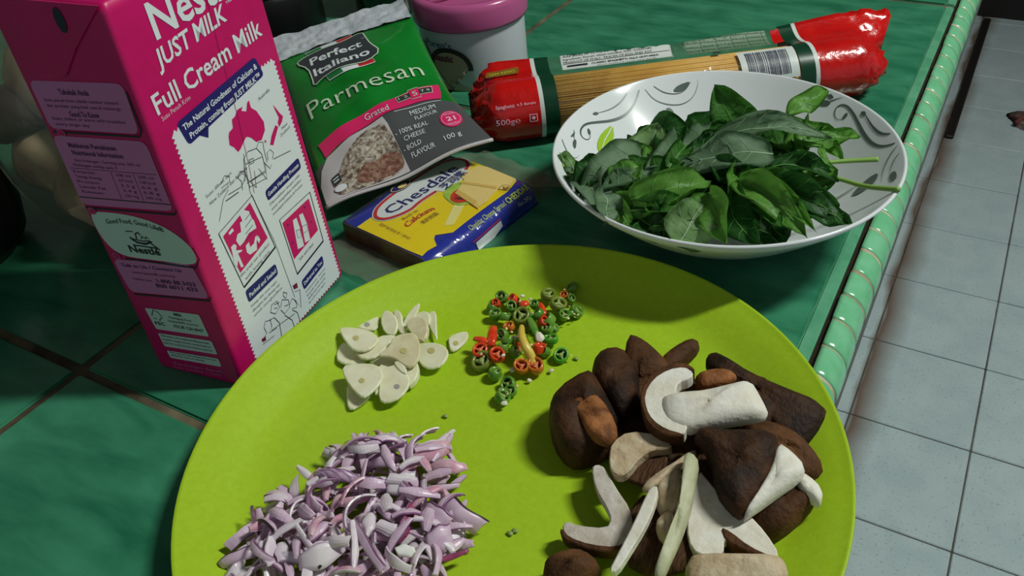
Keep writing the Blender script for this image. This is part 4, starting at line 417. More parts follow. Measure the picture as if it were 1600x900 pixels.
# front panel, pinked edge
def pinked(c, n, amp):
    out = []
    for i in range(4):
        a, b = Vector(c[i]), Vector(c[(i+1)%4]); d = b-a; nn = Vector((d.y, -d.x)).normalized()
        for k in range(n[i]):
            out.append(a+d*(k/n[i])); out.append(a+d*((k+.5)/n[i]) + nn*amp)
    return [(q.x, q.y) for q in out]
Print().poly(pinked([(11.2,136),(84.3,137.6),(91.2,3.2),(13.6,3.5)], (30,54,32,54), -1.5)).build('printed_panel', 'print_white', mc, c_front, .00012)
wt = Print()
wt.text('Nestlé', 19.5, 174.6, 54, 15.5, 1.5, .018); wt.stroke([(24,191),(45,194.2),(70,193.6)], 3.0)
wt.text('JUST MILK', 15.6, 163.4, 46.5, 8.0, 4, .022, .12); wt.text('™', 64, 172, 4, 2, 3)
wt.text('Full Cream Milk', 7.0, 147.0, 75.5, 9.0, 3.6, .016)
wt.build('lettering', 'print_white', mc, c_front, .00025)
Print().text('Susu Penuh Krim', 8.2, 143.6, 18.5, 2.2, 4).build('lettering', 'print_pinkwhite', mc, c_front, .00025)
nv = Print()
nv.rrect([(14.6,139.4),(72.6,144.6),(75.6,134.0),(17.4,127.4)], 2.4); nv.poly([(24,129),(31.5,129.6),(29.3,124.8)])
nv.rrect([(53.2,82.4),(83.6,84.6),(83.8,78.2),(53.4,76.6)], 1.8); nv.rrect([(20.4,45.6),(45.4,44.4),(45.2,37.8),(20.3,38.4)], 1.8); nv.rrect([(59.8,22.2),(81.4,24.2),(80.8,18.2),(60,16.0)], 1.8)
nv.build('printed_banner', 'print_navy', mc, c_front, .00025)
bt = Print()
bt.text('The Natural Goodness of Calcium &', 17.4, 134.4, 55, 2.9, 4.9, .02); bt.text('Protein, coming from JUST MILK™', 19.6, 129.5, 53, 2.9, 5.0, .02)
bt.text('Gentle Handling Process', 54.6, 78.6, 27.6, 2.3, 3.4, .02); bt.text('Packed and Sealed', 22, 40.4, 22, 2.5, -1.4, .02); bt.text('Delivered to You', 61.2, 18.4, 18.4, 2.3, 5, .02)
bt.build('lettering', 'print_white', mc, c_front, .00038)
mg = Print().poly(AUS)
for q in NZ: mg.poly(q)
mg.build('printed_map', 'print_magenta', mc, c_front, .00025)
gr = Print()
gr.text('Australia', 67, 124.4, 9.5, 1.9, 6); gr.text('New', 77.5, 103.6, 5, 1.7, 6); gr.text('Zealand', 75, 100.8, 8.6, 1.7, 6)
gr.text('Susu dibuat dari', 16.8, 100.8, 19, 1.8, 5); gr.text('New Zealand dan Australia', 17.6, 96.6, 29, 1.9, 5)
for k, s in enumerate(('Dikendalikan dengan teliti', 'untuk mengekalkan kebaikan', 'semulajadi Kalsium & Protein')): gr.text(s, 54, 73.6-k*2.9, 27, 1.5, 3)
for k, s in enumerate(('Setiap titis susu segar', 'dibungkus dan ditutup rapi', 'untuk menghasilkan')): gr.text(s, 20.8, 35-k*2.9, 22+k, 1.5, -1)
for k, s in enumerate(('Dihantar terus', 'kepada anda untuk', 'dinikmati bersama', 'keluarga')): gr.text(s, 61, 13.4-k*2.5, 20-k, 1.4, 5)
gr.text('We treat our product', 20.6, 53.3, 25, 2.0, 6); gr.text('with loving care', 23.2, 50.0, 21, 2.0, 6); gr.text('Safe and clean', 63, 33.2, 14, 2.0, 4)
gr.build('lettering', 'print_grey', mc, c_front, .00025)
fr = Print()
fr.stroke([(16.6,81.9),(44.1,85.8),(48.8,52.2),(20.6,47.8)], .55, True); fr.stroke([(48.8,52.2),(20.6,47.8)], 1.1); fr.stroke([(57.2,63.0),(85.2,62.6),(85.4,31.0),(58.4,28.0)], .55, True); fr.stroke([(85.4,31.0),(58.4,28.0)], 1.1)
for q, wd in DRAW+PEOPLE: fr.stroke([tuple(a) for a in q], wd*.9)
fr.build('line_drawing', 'print_black', mc, c_front, .00032)
Print().poly([(18.6,79.0),(41.4,83.4),(45.6,60),(21.4,56)]).poly([(58.6,60.2),(83.0,60),(83.6,39.4),(59.4,37)]).build('printed_picture', 'print_magenta', mc, c_front, .00025)
pf = Print()
for q in P1F+P2F: pf.poly([tuple(a) for a in q])
pf.build('printed_figure', 'print_white', mc, c_front, .00034)
pg = Print()
for q, wd in P2S: pg.stroke([tuple(a) for a in q], wd)
for k in range(4): pg.stroke([(31+k*1.2, 68+k*3.2), (38+k*.6, 69.2+k*3.2)], .35)
for q in ((62,57),(78,57.5),(80,47),(61.5,46)): pg.disc(q[0], q[1], .5)
pg.build('line_drawing', 'print_navy', mc, c_front, .00042)
mr = Print()
for q in FLAGS: mr.poly([tuple(a) for a in q])
mr.build('printed_flag', 'print_maroon', mc, c_front, .00034)
bm = bmesh.new()
ln = [(55,196),(52,160),(50.5,126),(48,100),(46,86)]
for a, b in zip(ln, ln[1:]):
    q = [c_front(a[0]-.12,a[1],.0004), c_front(a[0]+.12,a[1],.0004), c_front(b[0]+.12,b[1],.0004), c_front(b[0]-.12,b[1],.0004)]; bm.faces.new([bm.verts.new(x) for x in q])
obj('fold_line', bm, 'print_maroon', mc)
# side face labels
ll = Print(); ll.rrect([(-3.2,160.2),(49.6,164.0),(48.6,141.4),(-2.4,137.8)], 4); ll.rrect([(-3.6,134.4),(50.2,138.2),(51.4,104.4),(-3.6,99.0)], 4); ll.rrect([(.2,69.0),(49.6,75.6),(53.4,56.6),(3.0,50.0)], 4)
ll.build('printed_label', 'print_lilac', mc, c_left, .00025)
ov = Print(); ov.poly([(q.x, q.y) for q in chaikin([(-1.5,94.5),(3.5,96.5),(24,98),(41,95.5),(52,88.5),(55,81),(52,75.2),(30,74),(9,72.2),(1.5,76.5),(-1.6,85)], 2)])
ov.rrect([(7.6,41.2),(42.4,44.8),(43.6,31.4),(9.6,28.2)], 1.2); ov.rrect([(9.4,25.6),(44,28.8),(44.6,20.2),(10.2,17.0)], 1.2); ov.rrect([(10.4,14.4),(44,17.4),(44.2,12.0),(11,9.6)], 1.2)
ov.build('printed_label', 'print_mint', mc, c_left, .00025)
ol = Print()
ol.stroke([(-1.8,136.4),(48,140.2),(50.4,143.6),(50,160.5)], 1.0); ol.stroke([(-2.4,97.6),(51,102.6),(53,104.8)], 1.0); ol.stroke([(-3.4,103.2),(51,107.8)], .5); ol.stroke([(9,71.2),(52,74.2),(56,80),(54.6,86)], .9); ol.stroke([(4.6,49.2),(52.6,55.4),(54.4,58)], .9)
ol.build('outline', 'print_black', mc, c_left, .0004)
for x, y in ((3.2,136.6),(1.2,96.4),(4.4,71.8)):
    Print().disc(x, y, 2.0, 1.6).build('printed_dot', 'carton_magenta', mc, c_left, .0005); Print().ring(x, y, 2.1, 1.7, .3).build('outline', 'print_lilac', mc, c_left, .0006)
lt = Print()
lt.text('Tahukah Anda', 12, 155.4, 17, 2.6, 4, .02); lt.text('Susu penuh krim adalah sumber kalsium', 1.5, 151.2, 42, 1.6, 4); lt.text('dan protein yang baik untuk keluarga', 1.5, 148.6, 42, 1.6, 4)
lt.text('Good To Know', 13, 145.4, 17, 2.6, 4, .02); lt.text('Enjoy chilled or warm with breakfast', 1.5, 142.6, 42, 1.6, 4); lt.text('every single day', 2, 140.0, 20, 1.5, 4)
lt.text('Maklumat Pemakanan', 4, 129.6, 28, 2.4, 4, .02); lt.text('Nutritional Information', 4.4, 126.0, 30, 2.4, 4, .02)
lt.text('Saiz hidangan / Serving size 200 ml', 4, 122.6, 38, 1.5, 4); lt.text('Hidangan setiap pek 5', 2, 120, 26, 1.5, 4)
for k, (a, b, c) in enumerate((('Komposisi','100 ml','200 ml'),('Tenaga Energy','64 kcal','128 kcal'),('Protein','3.3 g','6.6 g'),('Lemak Fat','3.4 g','6.8 g'),('Kalsium','120 mg','240 mg'))):
    lt.text(a, 0, 116.4-k*2.6, 13+k%2*3, 1.5, 4); lt.text(b, 26, 118.2-k*2.6, 8, 1.5, 4); lt.text(c, 38, 119.0-k*2.6, 9, 1.5, 4)
lt.stroke([(-1,118.6),(49.6,122.4)], .25); lt.stroke([(23,119.8),(23,106)], .25); lt.stroke([(36,121),(36,107)], .25)
lt.text('Talk to Us / Contact Us', 4.5, 65.8, 38, 1.9, 6, .02); lt.text('www.justmilk.com.my', 10, 62.8, 27, 1.6, 6); lt.text('Toll-free Line:', 8, 58.6, 13, 1.5, 6); lt.text('1-800 88 3433', 24, 60.2, 24, 2.3, 6, .025); lt.text('800 6011 433', 22, 57.0, 26, 2.3, 6, .025)
lt.build('lettering', 'print_text_lilac', mc, c_left, .0004)
lb = Print()
lb.text('Good Food, Good Life®', 7, 90.2, 34, 2.6, 2, .01, 0, 2.2); lb.text('Nestlé', 14.6, 76.2, 19, 3.8, 4, .03); lb.stroke([(18,80.6),(33,81.4)], .7)
lb.ring(24,85,5.6,2.4,.9,PI,2*PI,14); lb.stroke([(18,85),(21,82.6),(26,82.4),(31,84.6)], .8); lb.stroke([(19,84.2),(25,84.0),(30,85)], .6); lb.stroke([(22,84.6),(22.5,87.6),(24.5,88.6),(25.2,87.2)], .8); lb.stroke([(25,85.2),(26,86.8),(27,86.0)], .6); lb.stroke([(27.4,85.4),(28.4,87),(29.4,86)], .6); lb.stroke([(17,88),(21.5,88.6)], .5); lb.stroke([(30,83.6),(34,80.6)], .8)
lb.stroke([(10.6,37),(13,41.2),(16,40.2),(17.2,37.2),(15.2,35.8),(14.6,34.4)], .45); lb.stroke([(11.2,35.8),(13,35.4)], .4); lb.text('FSC', 10.8, 31.6, 6.4, 2.0, 4, .02)
lb.text('MIX', 26, 40.6, 5, 1.7, 4, .03); lb.text('Packaging from', 22, 38.0, 14, 1.4, 4); lb.text('responsible sources', 20.4, 35.6, 19, 1.4, 4); lb.text('FSC® C014047', 23, 32.4, 18.5, 1.9, 4, .01)
for k, s in enumerate(('Dikeluarkan oleh pengilang di Malaysia untuk', 'pengedar tunggal, sila kitar semula kotak ini', 'Store in a cool dry place before opening')): lb.text(s, 11, 24.0-k*2.3, 31, 1.2, 4)
for k, s in enumerate(('Once opened keep refrigerated and use', 'within five days of opening')): lb.text(s, 12, 13.4-k*1.9, 30-k*8, 1.1, 4)
lb.build('lettering', 'print_black', mc, c_left, .0004)
Print().text('Kandungan Bersih', 12, 5.6, 32, 2.0, 4).text('Net Volume 1 Litre', 11.6, 3.0, 30, 1.8, 4).build('lettering', 'print_lilac', mc, c_left, .0004)

# ------------------------------------------------------------------ grated cheese pouch
PB = [Vector(q) for q in ((-.3554,.3170,.0100),(-.2801,.4006,.0333),(-.4950,.4316,.0573),(-.4179,.5127,.0728))]
PWD, PHT = 115.0, 187.0
gp = thing('cheese_pouch', 'green and pink pouch of grated parmesan leaning back behind the cheese slice pack', 'pouch', PB[0].lerp(PB[1], .5) - Vector((0,0,.012)))
PN = ((PB[1]-PB[0]).cross(PB[2]-PB[0])).normalized(); GPO = gp.location.copy()
def u_max(v): return 104.4 + 11.0*max(0, 1-v/62)**1.4 + 2.5*max(0, v-110)/77      # the filled bag draws in above its wide bottom seal
def pouch(u, v, l, front=True):
    u = min(u, u_max(v)); s, t = u/PWD, v/PHT; tt = min(max(t/.86, 0), 1); ss = min(max(u/u_max(v),0),1)
    base = PB[0]*(1-s)*(1-t) + PB[1]*s*(1-t) + PB[2]*(1-s)*t + PB[3]*s*t
    b = (math.sin(PI*ss)**.55) * (math.sin(PI*tt)**.5 if tt < 1 else 0)
    h = .0135*b + .0007*math.sin(s*23+t*9)*b + .0006*math.sin(t*31-s*11)*b
    wav = .0022*math.sin(s*9.4+.6)*max(0, 1-t*6)
    if t > .86: wav += .0009*math.sin(s*21)*(t-.86)/.14
    n = PN*(h + .0004 + l) if front else PN*(-.0045*b - .0004)
    return base + n + PN*wav - GPO
bm = bmesh.new(); NU, NV = 40, 56
for fr_ in (True, False):
    g = [[bm.verts.new(pouch(u_max(PHT*j/NV)*i/NU, PHT*j/NV, 0, fr_)) for i in range(NU+1)] for j in range(NV+1)]
    for j in range(NV):
        for i in range(NU):
            f = (g[j][i], g[j][i+1], g[j+1][i+1], g[j+1][i]); bm.faces.new(f if fr_ else f[::-1])
bmesh.ops.remove_doubles(bm, verts=bm.verts, dist=.00005); obj('bag', bm, 'pouch_green', gp)
def pprint(p, name, m, lift, label=None): return p.build(name, m, gp, pouch, lift, 4.0, label)
# crimped silver seal on top: ridges are geometry
bm = bmesh.new(); rows = []; rn = [[random.uniform(-1,1) for _ in range(22)] for _ in range(12)]
def crumple(a, c):
    i, j = int(a), int(c); f, g = a-i, c-j
    return (rn[j][i]*(1-f)+rn[j][i+1]*f)*(1-g) + (rn[j+1][i]*(1-f)+rn[j+1][i+1]*f)*g
for j in range(33):
    v = 158 + 29.5*j/32; rows.append([bm.verts.new(pouch(u_max(v)*i/60, v, .0012+.0003*(j%2)+.0011*crumple(i/60*20, j/32*9)+.0004*crumple((i*3.1)%20, (j*.3)%10))) for i in range(61)])
for a, b in zip(rows, rows[1:]):
    for i in range(60): bm.faces.new((a[i], a[i+1], b[i+1], b[i]))
obj('top_seal', bm, 'pouch_silver', gp)
bm = bmesh.new(); tube(bm, [pouch(PWD*i/40, .3, .0004) for i in range(41)], .0013, 6); obj('bottom_seal', bm, 'pouch_photo', gp)
pprint(Print().poly([(0.5,1.5),(114.5,1.5),(114.5,40),(103,46),(95,50),(80,53),(60,50),(45,46),(20,40),(.5,34)]), 'printed_band', 'pouch_grey', .0003)
pprint(Print().poly([(1,1.5),(58,1.5),(57,40),(55.5,47.5),(30,43.5),(11.5,38),(5,30),(1,18)]), 'printed_picture', 'pouch_photo', .0006)
pprint(Print().poly([(q.x,q.y) for q in chaikin([(9,3),(11,14),(17,22),(22,30),(30,36),(38,41),(44,43),(49,41),(54,43),(56,34),(57.5,20),(57.6,4),(40,2),(22,2)],2)]), 'printed_cheese', 'cheese_mound', .0009)
pprint(Print().poly([(q.x,q.y) for q in chaikin([(22,22),(28,32),(38,39),(46,40),(52,38),(54,30),(50,22),(44,27),(38,20),(30,24)],2)]), 'printed_cheese', 'cheese_pale', .0011)
pprint(Print().poly([(q.x,q.y) for q in chaikin([(24,4),(26,12),(33,18),(41,16),(48,20),(57,16),(57,3)],2)]), 'printed_cheese', 'cheese_brown', .0011)
pprint(Print().rrect([(9.5,18),(15.5,20),(16,12.5),(10,10.5)],1), 'printed_box', 'print_charcoal', .0013); pprint(Print().disc(13.5,7.5,4.2,2.6).stroke([(10.4,15.6),(14.6,17)],.8).stroke([(10.6,13.4),(14.4,14.6)],.8), 'printed_symbol', 'print_white', .0015)
pprint(Print().poly([(8.6,51.5),(30,55.5),(60,60.5),(84,64.5),(99.5,66),(98.6,57),(96.6,50),(80,50.6),(60,49),(40,45.6),(20,41.6),(10.5,38),(10,44)]), 'printed_band', 'pouch_pink', .0009)
pprint(Print().text('Grated', 44.4, 50.4, 17.4, 6.2, 1), 'lettering', 'print_white', .0012)
pprint(Print().poly([(69,60.5),(78,61.4),(78,56.6),(69.4,55.6)]).poly([(85.4,62.4),(94,63),(93,57.6),(85.2,57)]), 'printed_meter', 'print_charcoal', .0012)
pprint(Print().rect(78.4,54.8,85,63.6), 'printed_meter', 'pouch_pink', .0013)
pprint(Print().stroke([(68.6,61),(78,62),(78.2,64.2),(85.2,64.6),(85.4,62.9),(94.6,63.6),(93.4,57),(85,56.4),(85,54),(78.2,54),(78,56.1),(69,55)],.5,True).text('5',80.2,56.6,3.4,5,3).text('1 2',70.2,57.2,6.6,2.6,5).text('7 9',86.4,58.4,6.0,2.6,5), 'lettering', 'print_cream', .0015)
wg = Print().text('Parmesan', 10.2, 77.2, 84, 17.0, 1.0, -.006)
wg.build('lettering', 'print_cream', gp, pouch, .0010, 3.0)
gl = Print()
gl.text('MEDIUM',73.2,40.8,17.4,4.4,1.5); gl.text('FLAVOUR',74.8,35.8,15.4,3.4,2); gl.text('- 100% REAL',58.6,27.6,22.6,4.2,2,0,.1); gl.text('CHEESE',62.4,21.2,14.6,4.2,2,0,.1); gl.text('- BOLD',59.4,13.8,12.6,4.0,2,0,.1); gl.text('FLAVOUR',62.6,7.4,16.6,4.0,2,0,.1); gl.text('100 g',86.6,9.6,11.4,4.2,2); gl.stroke([(64,47.6),(96,48.2)],.5)
pprint(gl, 'lettering', 'print_white', .0008)
pprint(Print().disc(96.4,27.0,7.2,8.4), 'printed_badge', 'pouch_pink', .0008); pprint(Print().ring(96.4,27,6.0,7.0,.3).text('21',93.4,24.6,6.0,4.4,3,.03).text('OVER',93,31,7,1.6,3).text('YEARS',92.6,20.8,7.6,1.6,3), 'lettering', 'print_pinkwhite', .0011)
fl = [[(21,153),(57.5,156.5),(59.5,146),(24,142)], [(29,118),(65,116),(66.5,107),(31.5,104.5)]]
for q in fl:
    a, b, c, d = [Vector(x) for x in q]
    for k, mm in enumerate(('flag_green','print_white','print_red')):
        pprint(Print().poly([tuple(a.lerp(b,k/3)), tuple(a.lerp(b,(k+1)/3)), tuple(d.lerp(c,(k+1)/3)), tuple(d.lerp(c,k/3))]), 'printed_flag', mm, .0006)
    pprint(Print().stroke(q, .8, True), 'outline', 'print_white', .0008)
LG = [(12.5,142.5),(17,146.5),(24,147.5),(40,147),(54,149),(66.5,154),(67.5,142),(68.5,130),(73.5,116.5),(62,110),(48,110.5),(36,112.5),(27,111),(20,105.5),(20.5,118),(20,130)]
LG = [(q.x,q.y) for q in chaikin(LG,1)]
pprint(Print().poly(LG), 'printed_logo', 'print_charcoal', .0011); pprint(Print().stroke(LG,.9,True), 'outline', 'print_cream', .0013)
pprint(Print().text('Perfect', 22.6, 131.6, 40, 9.6, -1, .02).text('Italiano', 22.6, 117.4, 43, 9.0, -1.4, .02).text('™',63.4,141.4,3,1.6), 'lettering', 'print_white', .0013)

# ------------------------------------------------------------------ pack of sliced cheese in clear film
CO = Vector((-.26890, .29680, 0)); CT = Vector((math.cos(math.radians(80.9)), math.sin(math.radians(80.9)), 0)); CN = Vector((CT.y, -CT.x, 0))
cp = thing('cheese_slice_pack', 'yellow and blue pack of cheddar cheese slices below the green pouch', 'cheese pack', CO + CT*.046 - CN*.03, math.radians(80.9))
def ck_local(t, n, z): return Vector((t/1000-.046, -(n/1000)-.03, z))
RC = 9.0
def ches(t, n, l):
    t = min(max(t, -.4), 95.4)
    if n <= 1: return ck_local(t, n, .0138 + l + .0006*math.sin(t*.09)*math.sin((n+66)*.05))
    a = (n-1)/RC
    if a < 1.25: return ck_local(t, 1 + (RC+l*1000)*math.sin(a), .0138-RC/1000 + (RC/1000+l)*math.cos(a))
    return ck_local(t, 1+(RC+l*1000)*math.sin(1.25) + (n-1-1.25*RC)*.25, max(.0138-RC/1000+(RC/1000+l)*math.cos(1.25) - (n-1-1.25*RC)/1000*.95, .0004))
prof = [-66,-60,-53,-40,-25,-12,0,1,3,5,7,9,11,13,16,18]
bm = bmesh.new(); rings = []
for t in (0, 1.2, 12, 24, 36, 48, 60, 72, 84, 93.8, 95):
    e = .0008 if t in (0, 95) else 0
    rings.append([ck_local(t, -66, .0005)] + [ches(t, n, -e) for n in prof] + [ck_local(t, 12, .0005)])
loft(bm, rings); bmesh.ops.recalc_face_normals(bm, faces=bm.faces); obj('wrapper', bm, 'pack_blue', cp)
def cpr(p, name, m, lift): return p.build(name, m, cp, ches, lift, 5.0)
cpr(Print().poly([(.4,-53),(95,-53),(95,-34),(93,-3),(80,.2),(54,.2),(39,.5),(28,1),(20,-6),(17,-4),(13,2),(6,1),(1,2),(.4,-10)]), 'printed_ground', 'pack_yellow', .0003)
bm = bmesh.new(); e1 = [ck_local(-.35, n, z) for n, z in ((-66,.001),(13,.001),(11,.005),(7,.010),(1,.0130),(-30,.0132),(-66,.0130))]; loft(bm, [e1, [x+Vector((.0006,0,0)) for x in e1]]); bmesh.ops.recalc_face_normals(bm, faces=bm.faces); obj('side_fold', bm, 'pack_side', cp, smooth=False)
lo = [(13,-47),(16,-42),(24,-38.5),(33,-37.5),(39,-39.5),(50,-40),(66,-38.5),(84,-39),(91,-43),(94,-50),(90,-57),(82,-61),(64,-62),(40,-61),(22,-58),(14,-52)]
lo = [(q.x,q.y) for q in chaikin([(t,n) for t,n in lo],2)]
cpr(Print().poly(lo), 'printed_logo', 'print_white', .0006); cpr(Print().rrect([(56,-44),(84,-44),(86,-33.5),(58,-34)],2), 'printed_logo', 'print_white', .0006)
k0 = min(range(len(lo)), key=lambda k: (lo[k][0]-85)**2+(lo[k][1]+39.3)**2); k1 = min(range(len(lo)), key=lambda k: (lo[k][0]-55)**2+(lo[k][1]+39.6)**2)
cpr(Print().stroke(lo[k0:]+lo[:k1+1], 2.2), 'outline', 'print_red', .0008); cpr(Print().stroke([((t-53)*1.05+53,(n+50)*1.12-50) for t,n in lo[k0:]+lo[:k1+1]], .7), 'outline', 'print_white', .0007)
def fl_n(p):   # print is authored with text upright along -n
    p.v = [(a, -b) for a, b in p.v]; return p
cpr(fl_n(Print().text('Chesdale', 20.5, 43.6, 63, 9.4, .5, .012)), 'lettering', 'print_navy', .0008)
cpr(fl_n(Print().text('芝司樂', 60, 35.2, 22, 6.0, 1.5, .012)), 'lettering', 'print_navy', .0012)
cpr(Print().disc(47,-62.5,9,4.2), 'printed_emblem', 'print_navy', .0011); cpr(Print().ring(47,-62.5,8,3.5,.5).disc(48,-62,3.6,2), 'printed_emblem', 'print_cheese', .0013)
cpr(Print().poly([(30,-8),(56,-22),(60,-16),(34,-4)]), 'printed_ray', 'print_ray', .0005); cpr(Print().poly([(60,-44),(80,-36),(78,-34),(58,-40)]), 'printed_ray', 'print_ray', .0005)
cpr(Print().poly([(q.x,q.y) for q in chaikin([(52,-26),(50,-16),(58,-9),(68,-12),(74,-24),(72,-34),(62,-37),(55,-33)],2)]), 'printed_lettuce', 'lettuce', .0007)
cpr(Print().disc(62,-21,9.5,8), 'printed_tomato', 'tomato', .0009); cpr(Print().stroke([(55,-20),(59,-21)],.7).stroke([(57,-17.5),(57,-24)],.6).stroke([(55,-23),(59,-18)],.6), 'printed_stalk', 'print_black', .0011)
cpr(Print().poly([(77,-38),(92,-36),(94.5,-30),(93.5,-4),(80,-1),(72,-26)]), 'printed_slice', 'print_cheese', .0009); cpr(Print().poly([(64,-28),(80,-34),(86,-8),(64,-3),(56,-3)]), 'printed_slice', 'print_cheese', .0011); cpr(Print().poly([(60,-27),(64,-28),(60,-8),(54,-1)]).poly([(70,-31),(72,-31.6),(80,-8),(77,-7)]), 'printed_slice', 'print_cheese_shade', .0013)
cpr(fl_n(Print().text('6', 79.4, .6, 3.4, 4.4, 0, .02)).ring(81,-3,3.4,3.4,.3), 'lettering', 'print_brown', .0013)
cpr(fl_n(Print().text('Rich in', 20.6, 32.2, 12.4, 2.8, 1)), 'lettering', 'print_brown', .0008); cpr(fl_n(Print().text('Calcium', 16.2, 24.6, 24, 5.0, 1, .005, .15, 1.2)), 'lettering', 'print_red', .0008); cpr(fl_n(Print().text('高鈣乾酪', 24, 19.2, 14, 3.2, 1)), 'lettering', 'print_brown', .0008)
cpr(fl_n(Print().text('EXP 06/2016 B 1 09:41', 8.6, 42, 26, 2.4, -92)), 'lettering', 'print_brown', .0008)
cpr(fl_n(Print().text('Cheddar Cheese Spread', 37, -7.4, 33, 3.6, 0)).add(*(lambda q: ([(a,-b) for a,b in q.v], q.f))(Print().text('CHEDDAR', 71.5, -7.8, 21.5, 4.2, 0, .02))), 'lettering', 'print_gold', .0007)
cpr(fl_n(Print().text('Net 250 g', 78, -13.4, 12, 3.0, 0)), 'lettering', 'print_white', .0007)
cpr(Print().poly([(36,15),(60,13),(60,17),(48,21),(36,22)]), 'printed_logo', 'print_white', .0007); cpr(Print().stroke([(34,13.6),(60,11.8)],.8), 'outline', 'print_red', .0008)
# clear bag: tight skin with loose flaps lying on the tiles
def flap(name, pts, m='clear_film', nx=12, ny=5, amp=.0016):
    a, b, c, d = [Vector(q) for q in pts]; bm = bmesh.new()
    g = [[None]*(nx+1) for _ in range(ny+1)]
    for j in range(ny+1):
        for i in range(nx+1):
            s, t = i/nx, j/ny; q = a*(1-s)*(1-t)+b*s*(1-t)+d*(1-s)*t+c*s*t
            q = q + Vector((0,0,amp*abs(math.sin(s*13+t*4))*(.3+.7*t)+.0006)); g[j][i] = bm.verts.new(q)
    for j in range(ny):
        for i in range(nx): bm.faces.new((g[j][i], g[j][i+1], g[j+1][i+1], g[j+1][i]))
    return obj(name, bm, m, cp)
flap('film_flap', [ck_local(-1,-66,.0015), ck_local(-1,6,.0015), ck_local(-24,14,.0008), ck_local(-26,-72,.0008)], 'bag_film', 18, 8, .003)
flap('film_flap', [ck_local(96,-66,.010), ck_local(96,9,.010), ck_local(122,26,.001), ck_local(124,-60,.001)], 'bag_film', 18, 8, .003)
bm = bmesh.new(); rings = []
for t in (-1.2, 10, 24, 40, 56, 72, 86, 96): rings.append([ches(t, n, .0012+.0004*math.sin(t*.4+n*.3))+Vector((0 if -.4<=t<=95.4 else (t-95.4 if t > 90 else t)/1000,0,0)) for n in [-66,-50,-30,-10,0,3,6,9,12,15,18]])
loft(bm, rings, False, False, False); obj('film_skin', bm, 'clear_film', cp)

# ------------------------------------------------------------------ spaghetti packet
SA = Vector((-.28716, .47126, 0)); SD = (Vector((-.11060, .60539, 0)) - SA).normalized(); SN = Vector((-SD.y, SD.x, 0))
sp = thing('spaghetti_packet', 'red ended clear packet of spaghetti lying behind the white bowl', 'pasta packet', SA + SD*.105, math.atan2(SD.y, SD.x))
def sp_local(t, s, z): return Vector((t/1000-.105, s/1000, z/1000))
def sp_apex(t):
    f = (t+45)/300; return (34 - 9*math.sin(PI*min(max(f,0),1)) + 8*max(f-.5,0)*2*.8, 45.5 + 3*max(f-.8,0)*5)
def sp_section(t):
    ax, az = sp_apex(t); R = 21.8; P = []
    for k in range(20): a = math.radians(-90 - k*(205/19)); P.append((R*math.cos(a), 21.6 + R*math.sin(a)))
    x1, z1 = P[-1]; 
    for k in range(1, 8): f = k/8; P.append((x1+(ax-x1)*f, z1+(az-z1)*f - 3.0*math.sin(PI*f)))
    P.append((ax, az)); P.append((ax+.6, az-.8))
    bx, bz = 13, 4.0
    for k in range(1, 8): f = k/8; P.append((ax+(bx-ax)*f, az-1+(bz-az+1)*f - 3.2*math.sin(PI*f)))
    P.append((bx, bz)); P.append((6, .8)); return P
def sp_close(t):
    if t < -26: return max(.18, 1 - ((-26-t)/22)**1.6*.75)
    if t > 236: return max(.25, 1 - ((t-236)/24)**1.6*.6)
    return 1
def sp_pt(t, k_or_pt, l=0):
    s, z = k_or_pt; c = sp_close(t); cs, cz = 6, 21; fin = max(0, min(1, (s-14)/26))
    if t > 236: c = c + (1-c)*fin*.8
    s, z = cs+(s-cs)*(c**.7), cz+(z-cz)*c
    tt = t + (fin*22 if t > 226 else 0)*max(0, (t-226)/34)
    if t < -20 or t > 228:
        am = min(1, max(-20-t, t-228)/20)*1.5; s += am*math.sin(z*.9+t*.5); z = max(.5, z + am*.9*math.sin(s*.6+t*.8)); tt += am*1.4*math.sin(z*.7+s*.5)
    return sp_local(tt, s, z)
def sp_band(name, t0, t1, m, n, grow=0, label=None):
    bm = bmesh.new(); rings = []
    for i in range(n+1):
        t = t0+(t1-t0)*i/n; sec = sp_section(t); cx, cz = 6, 21
        rings.append([sp_pt(t, (cx+(s-cx)*(1+grow), max(.3, cz+(z-cz)*(1+grow)))) for s, z in sec])
    loft(bm, rings, True, t0 < -40, t1 > 250); bmesh.ops.recalc_face_normals(bm, faces=bm.faces); return obj(name, bm, m, sp, label=label)
sp_band('film_sleeve', 3, 200, 'clear_film', 20)
sp_band('red_end', -46, 0, 'red_film', 20, .012, 'red film end with white lettering'); sp_band('red_end', 203, 259, 'red_film', 22, .012, 'red film end with a flared tip')
sp_band('white_line', 0, 3, 'label_white', 2, .012); sp_band('green_band', 3, 13, 'band_green', 2, .012); sp_band('green_band', 189, 200, 'band_green', 2, .012); sp_band('white_line', 200, 203, 'label_white', 2, .012)
bm = bmesh.new()
for k in range(150):
    if k < 78: a = 2*PI*k/78; r = 19.6
    else: a = random.uniform(0, 2*PI); r = 17.6
    x, z = r*math.cos(a)+random.uniform(-.25,.25), 21.4+r*math.sin(a)+random.uniform(-.25,.25)
    if z < 1.2: z = 1.2
    tube(bm, [sp_local(-26+random.uniform(-3,3), x, z), sp_local(100, x+random.uniform(-.6,.6), z), sp_local(232+random.uniform(-3,3), x, z)], .00095, 5)
obj('spaghetti', bm, 'spaghetti', sp, kind='stuff')
bm = bmesh.new(); tube(bm, [sp_local(-24,0,21.4), sp_local(231,0,21.4)], .0172, 20); obj('spaghetti_core', bm, 'spaghetti', sp)
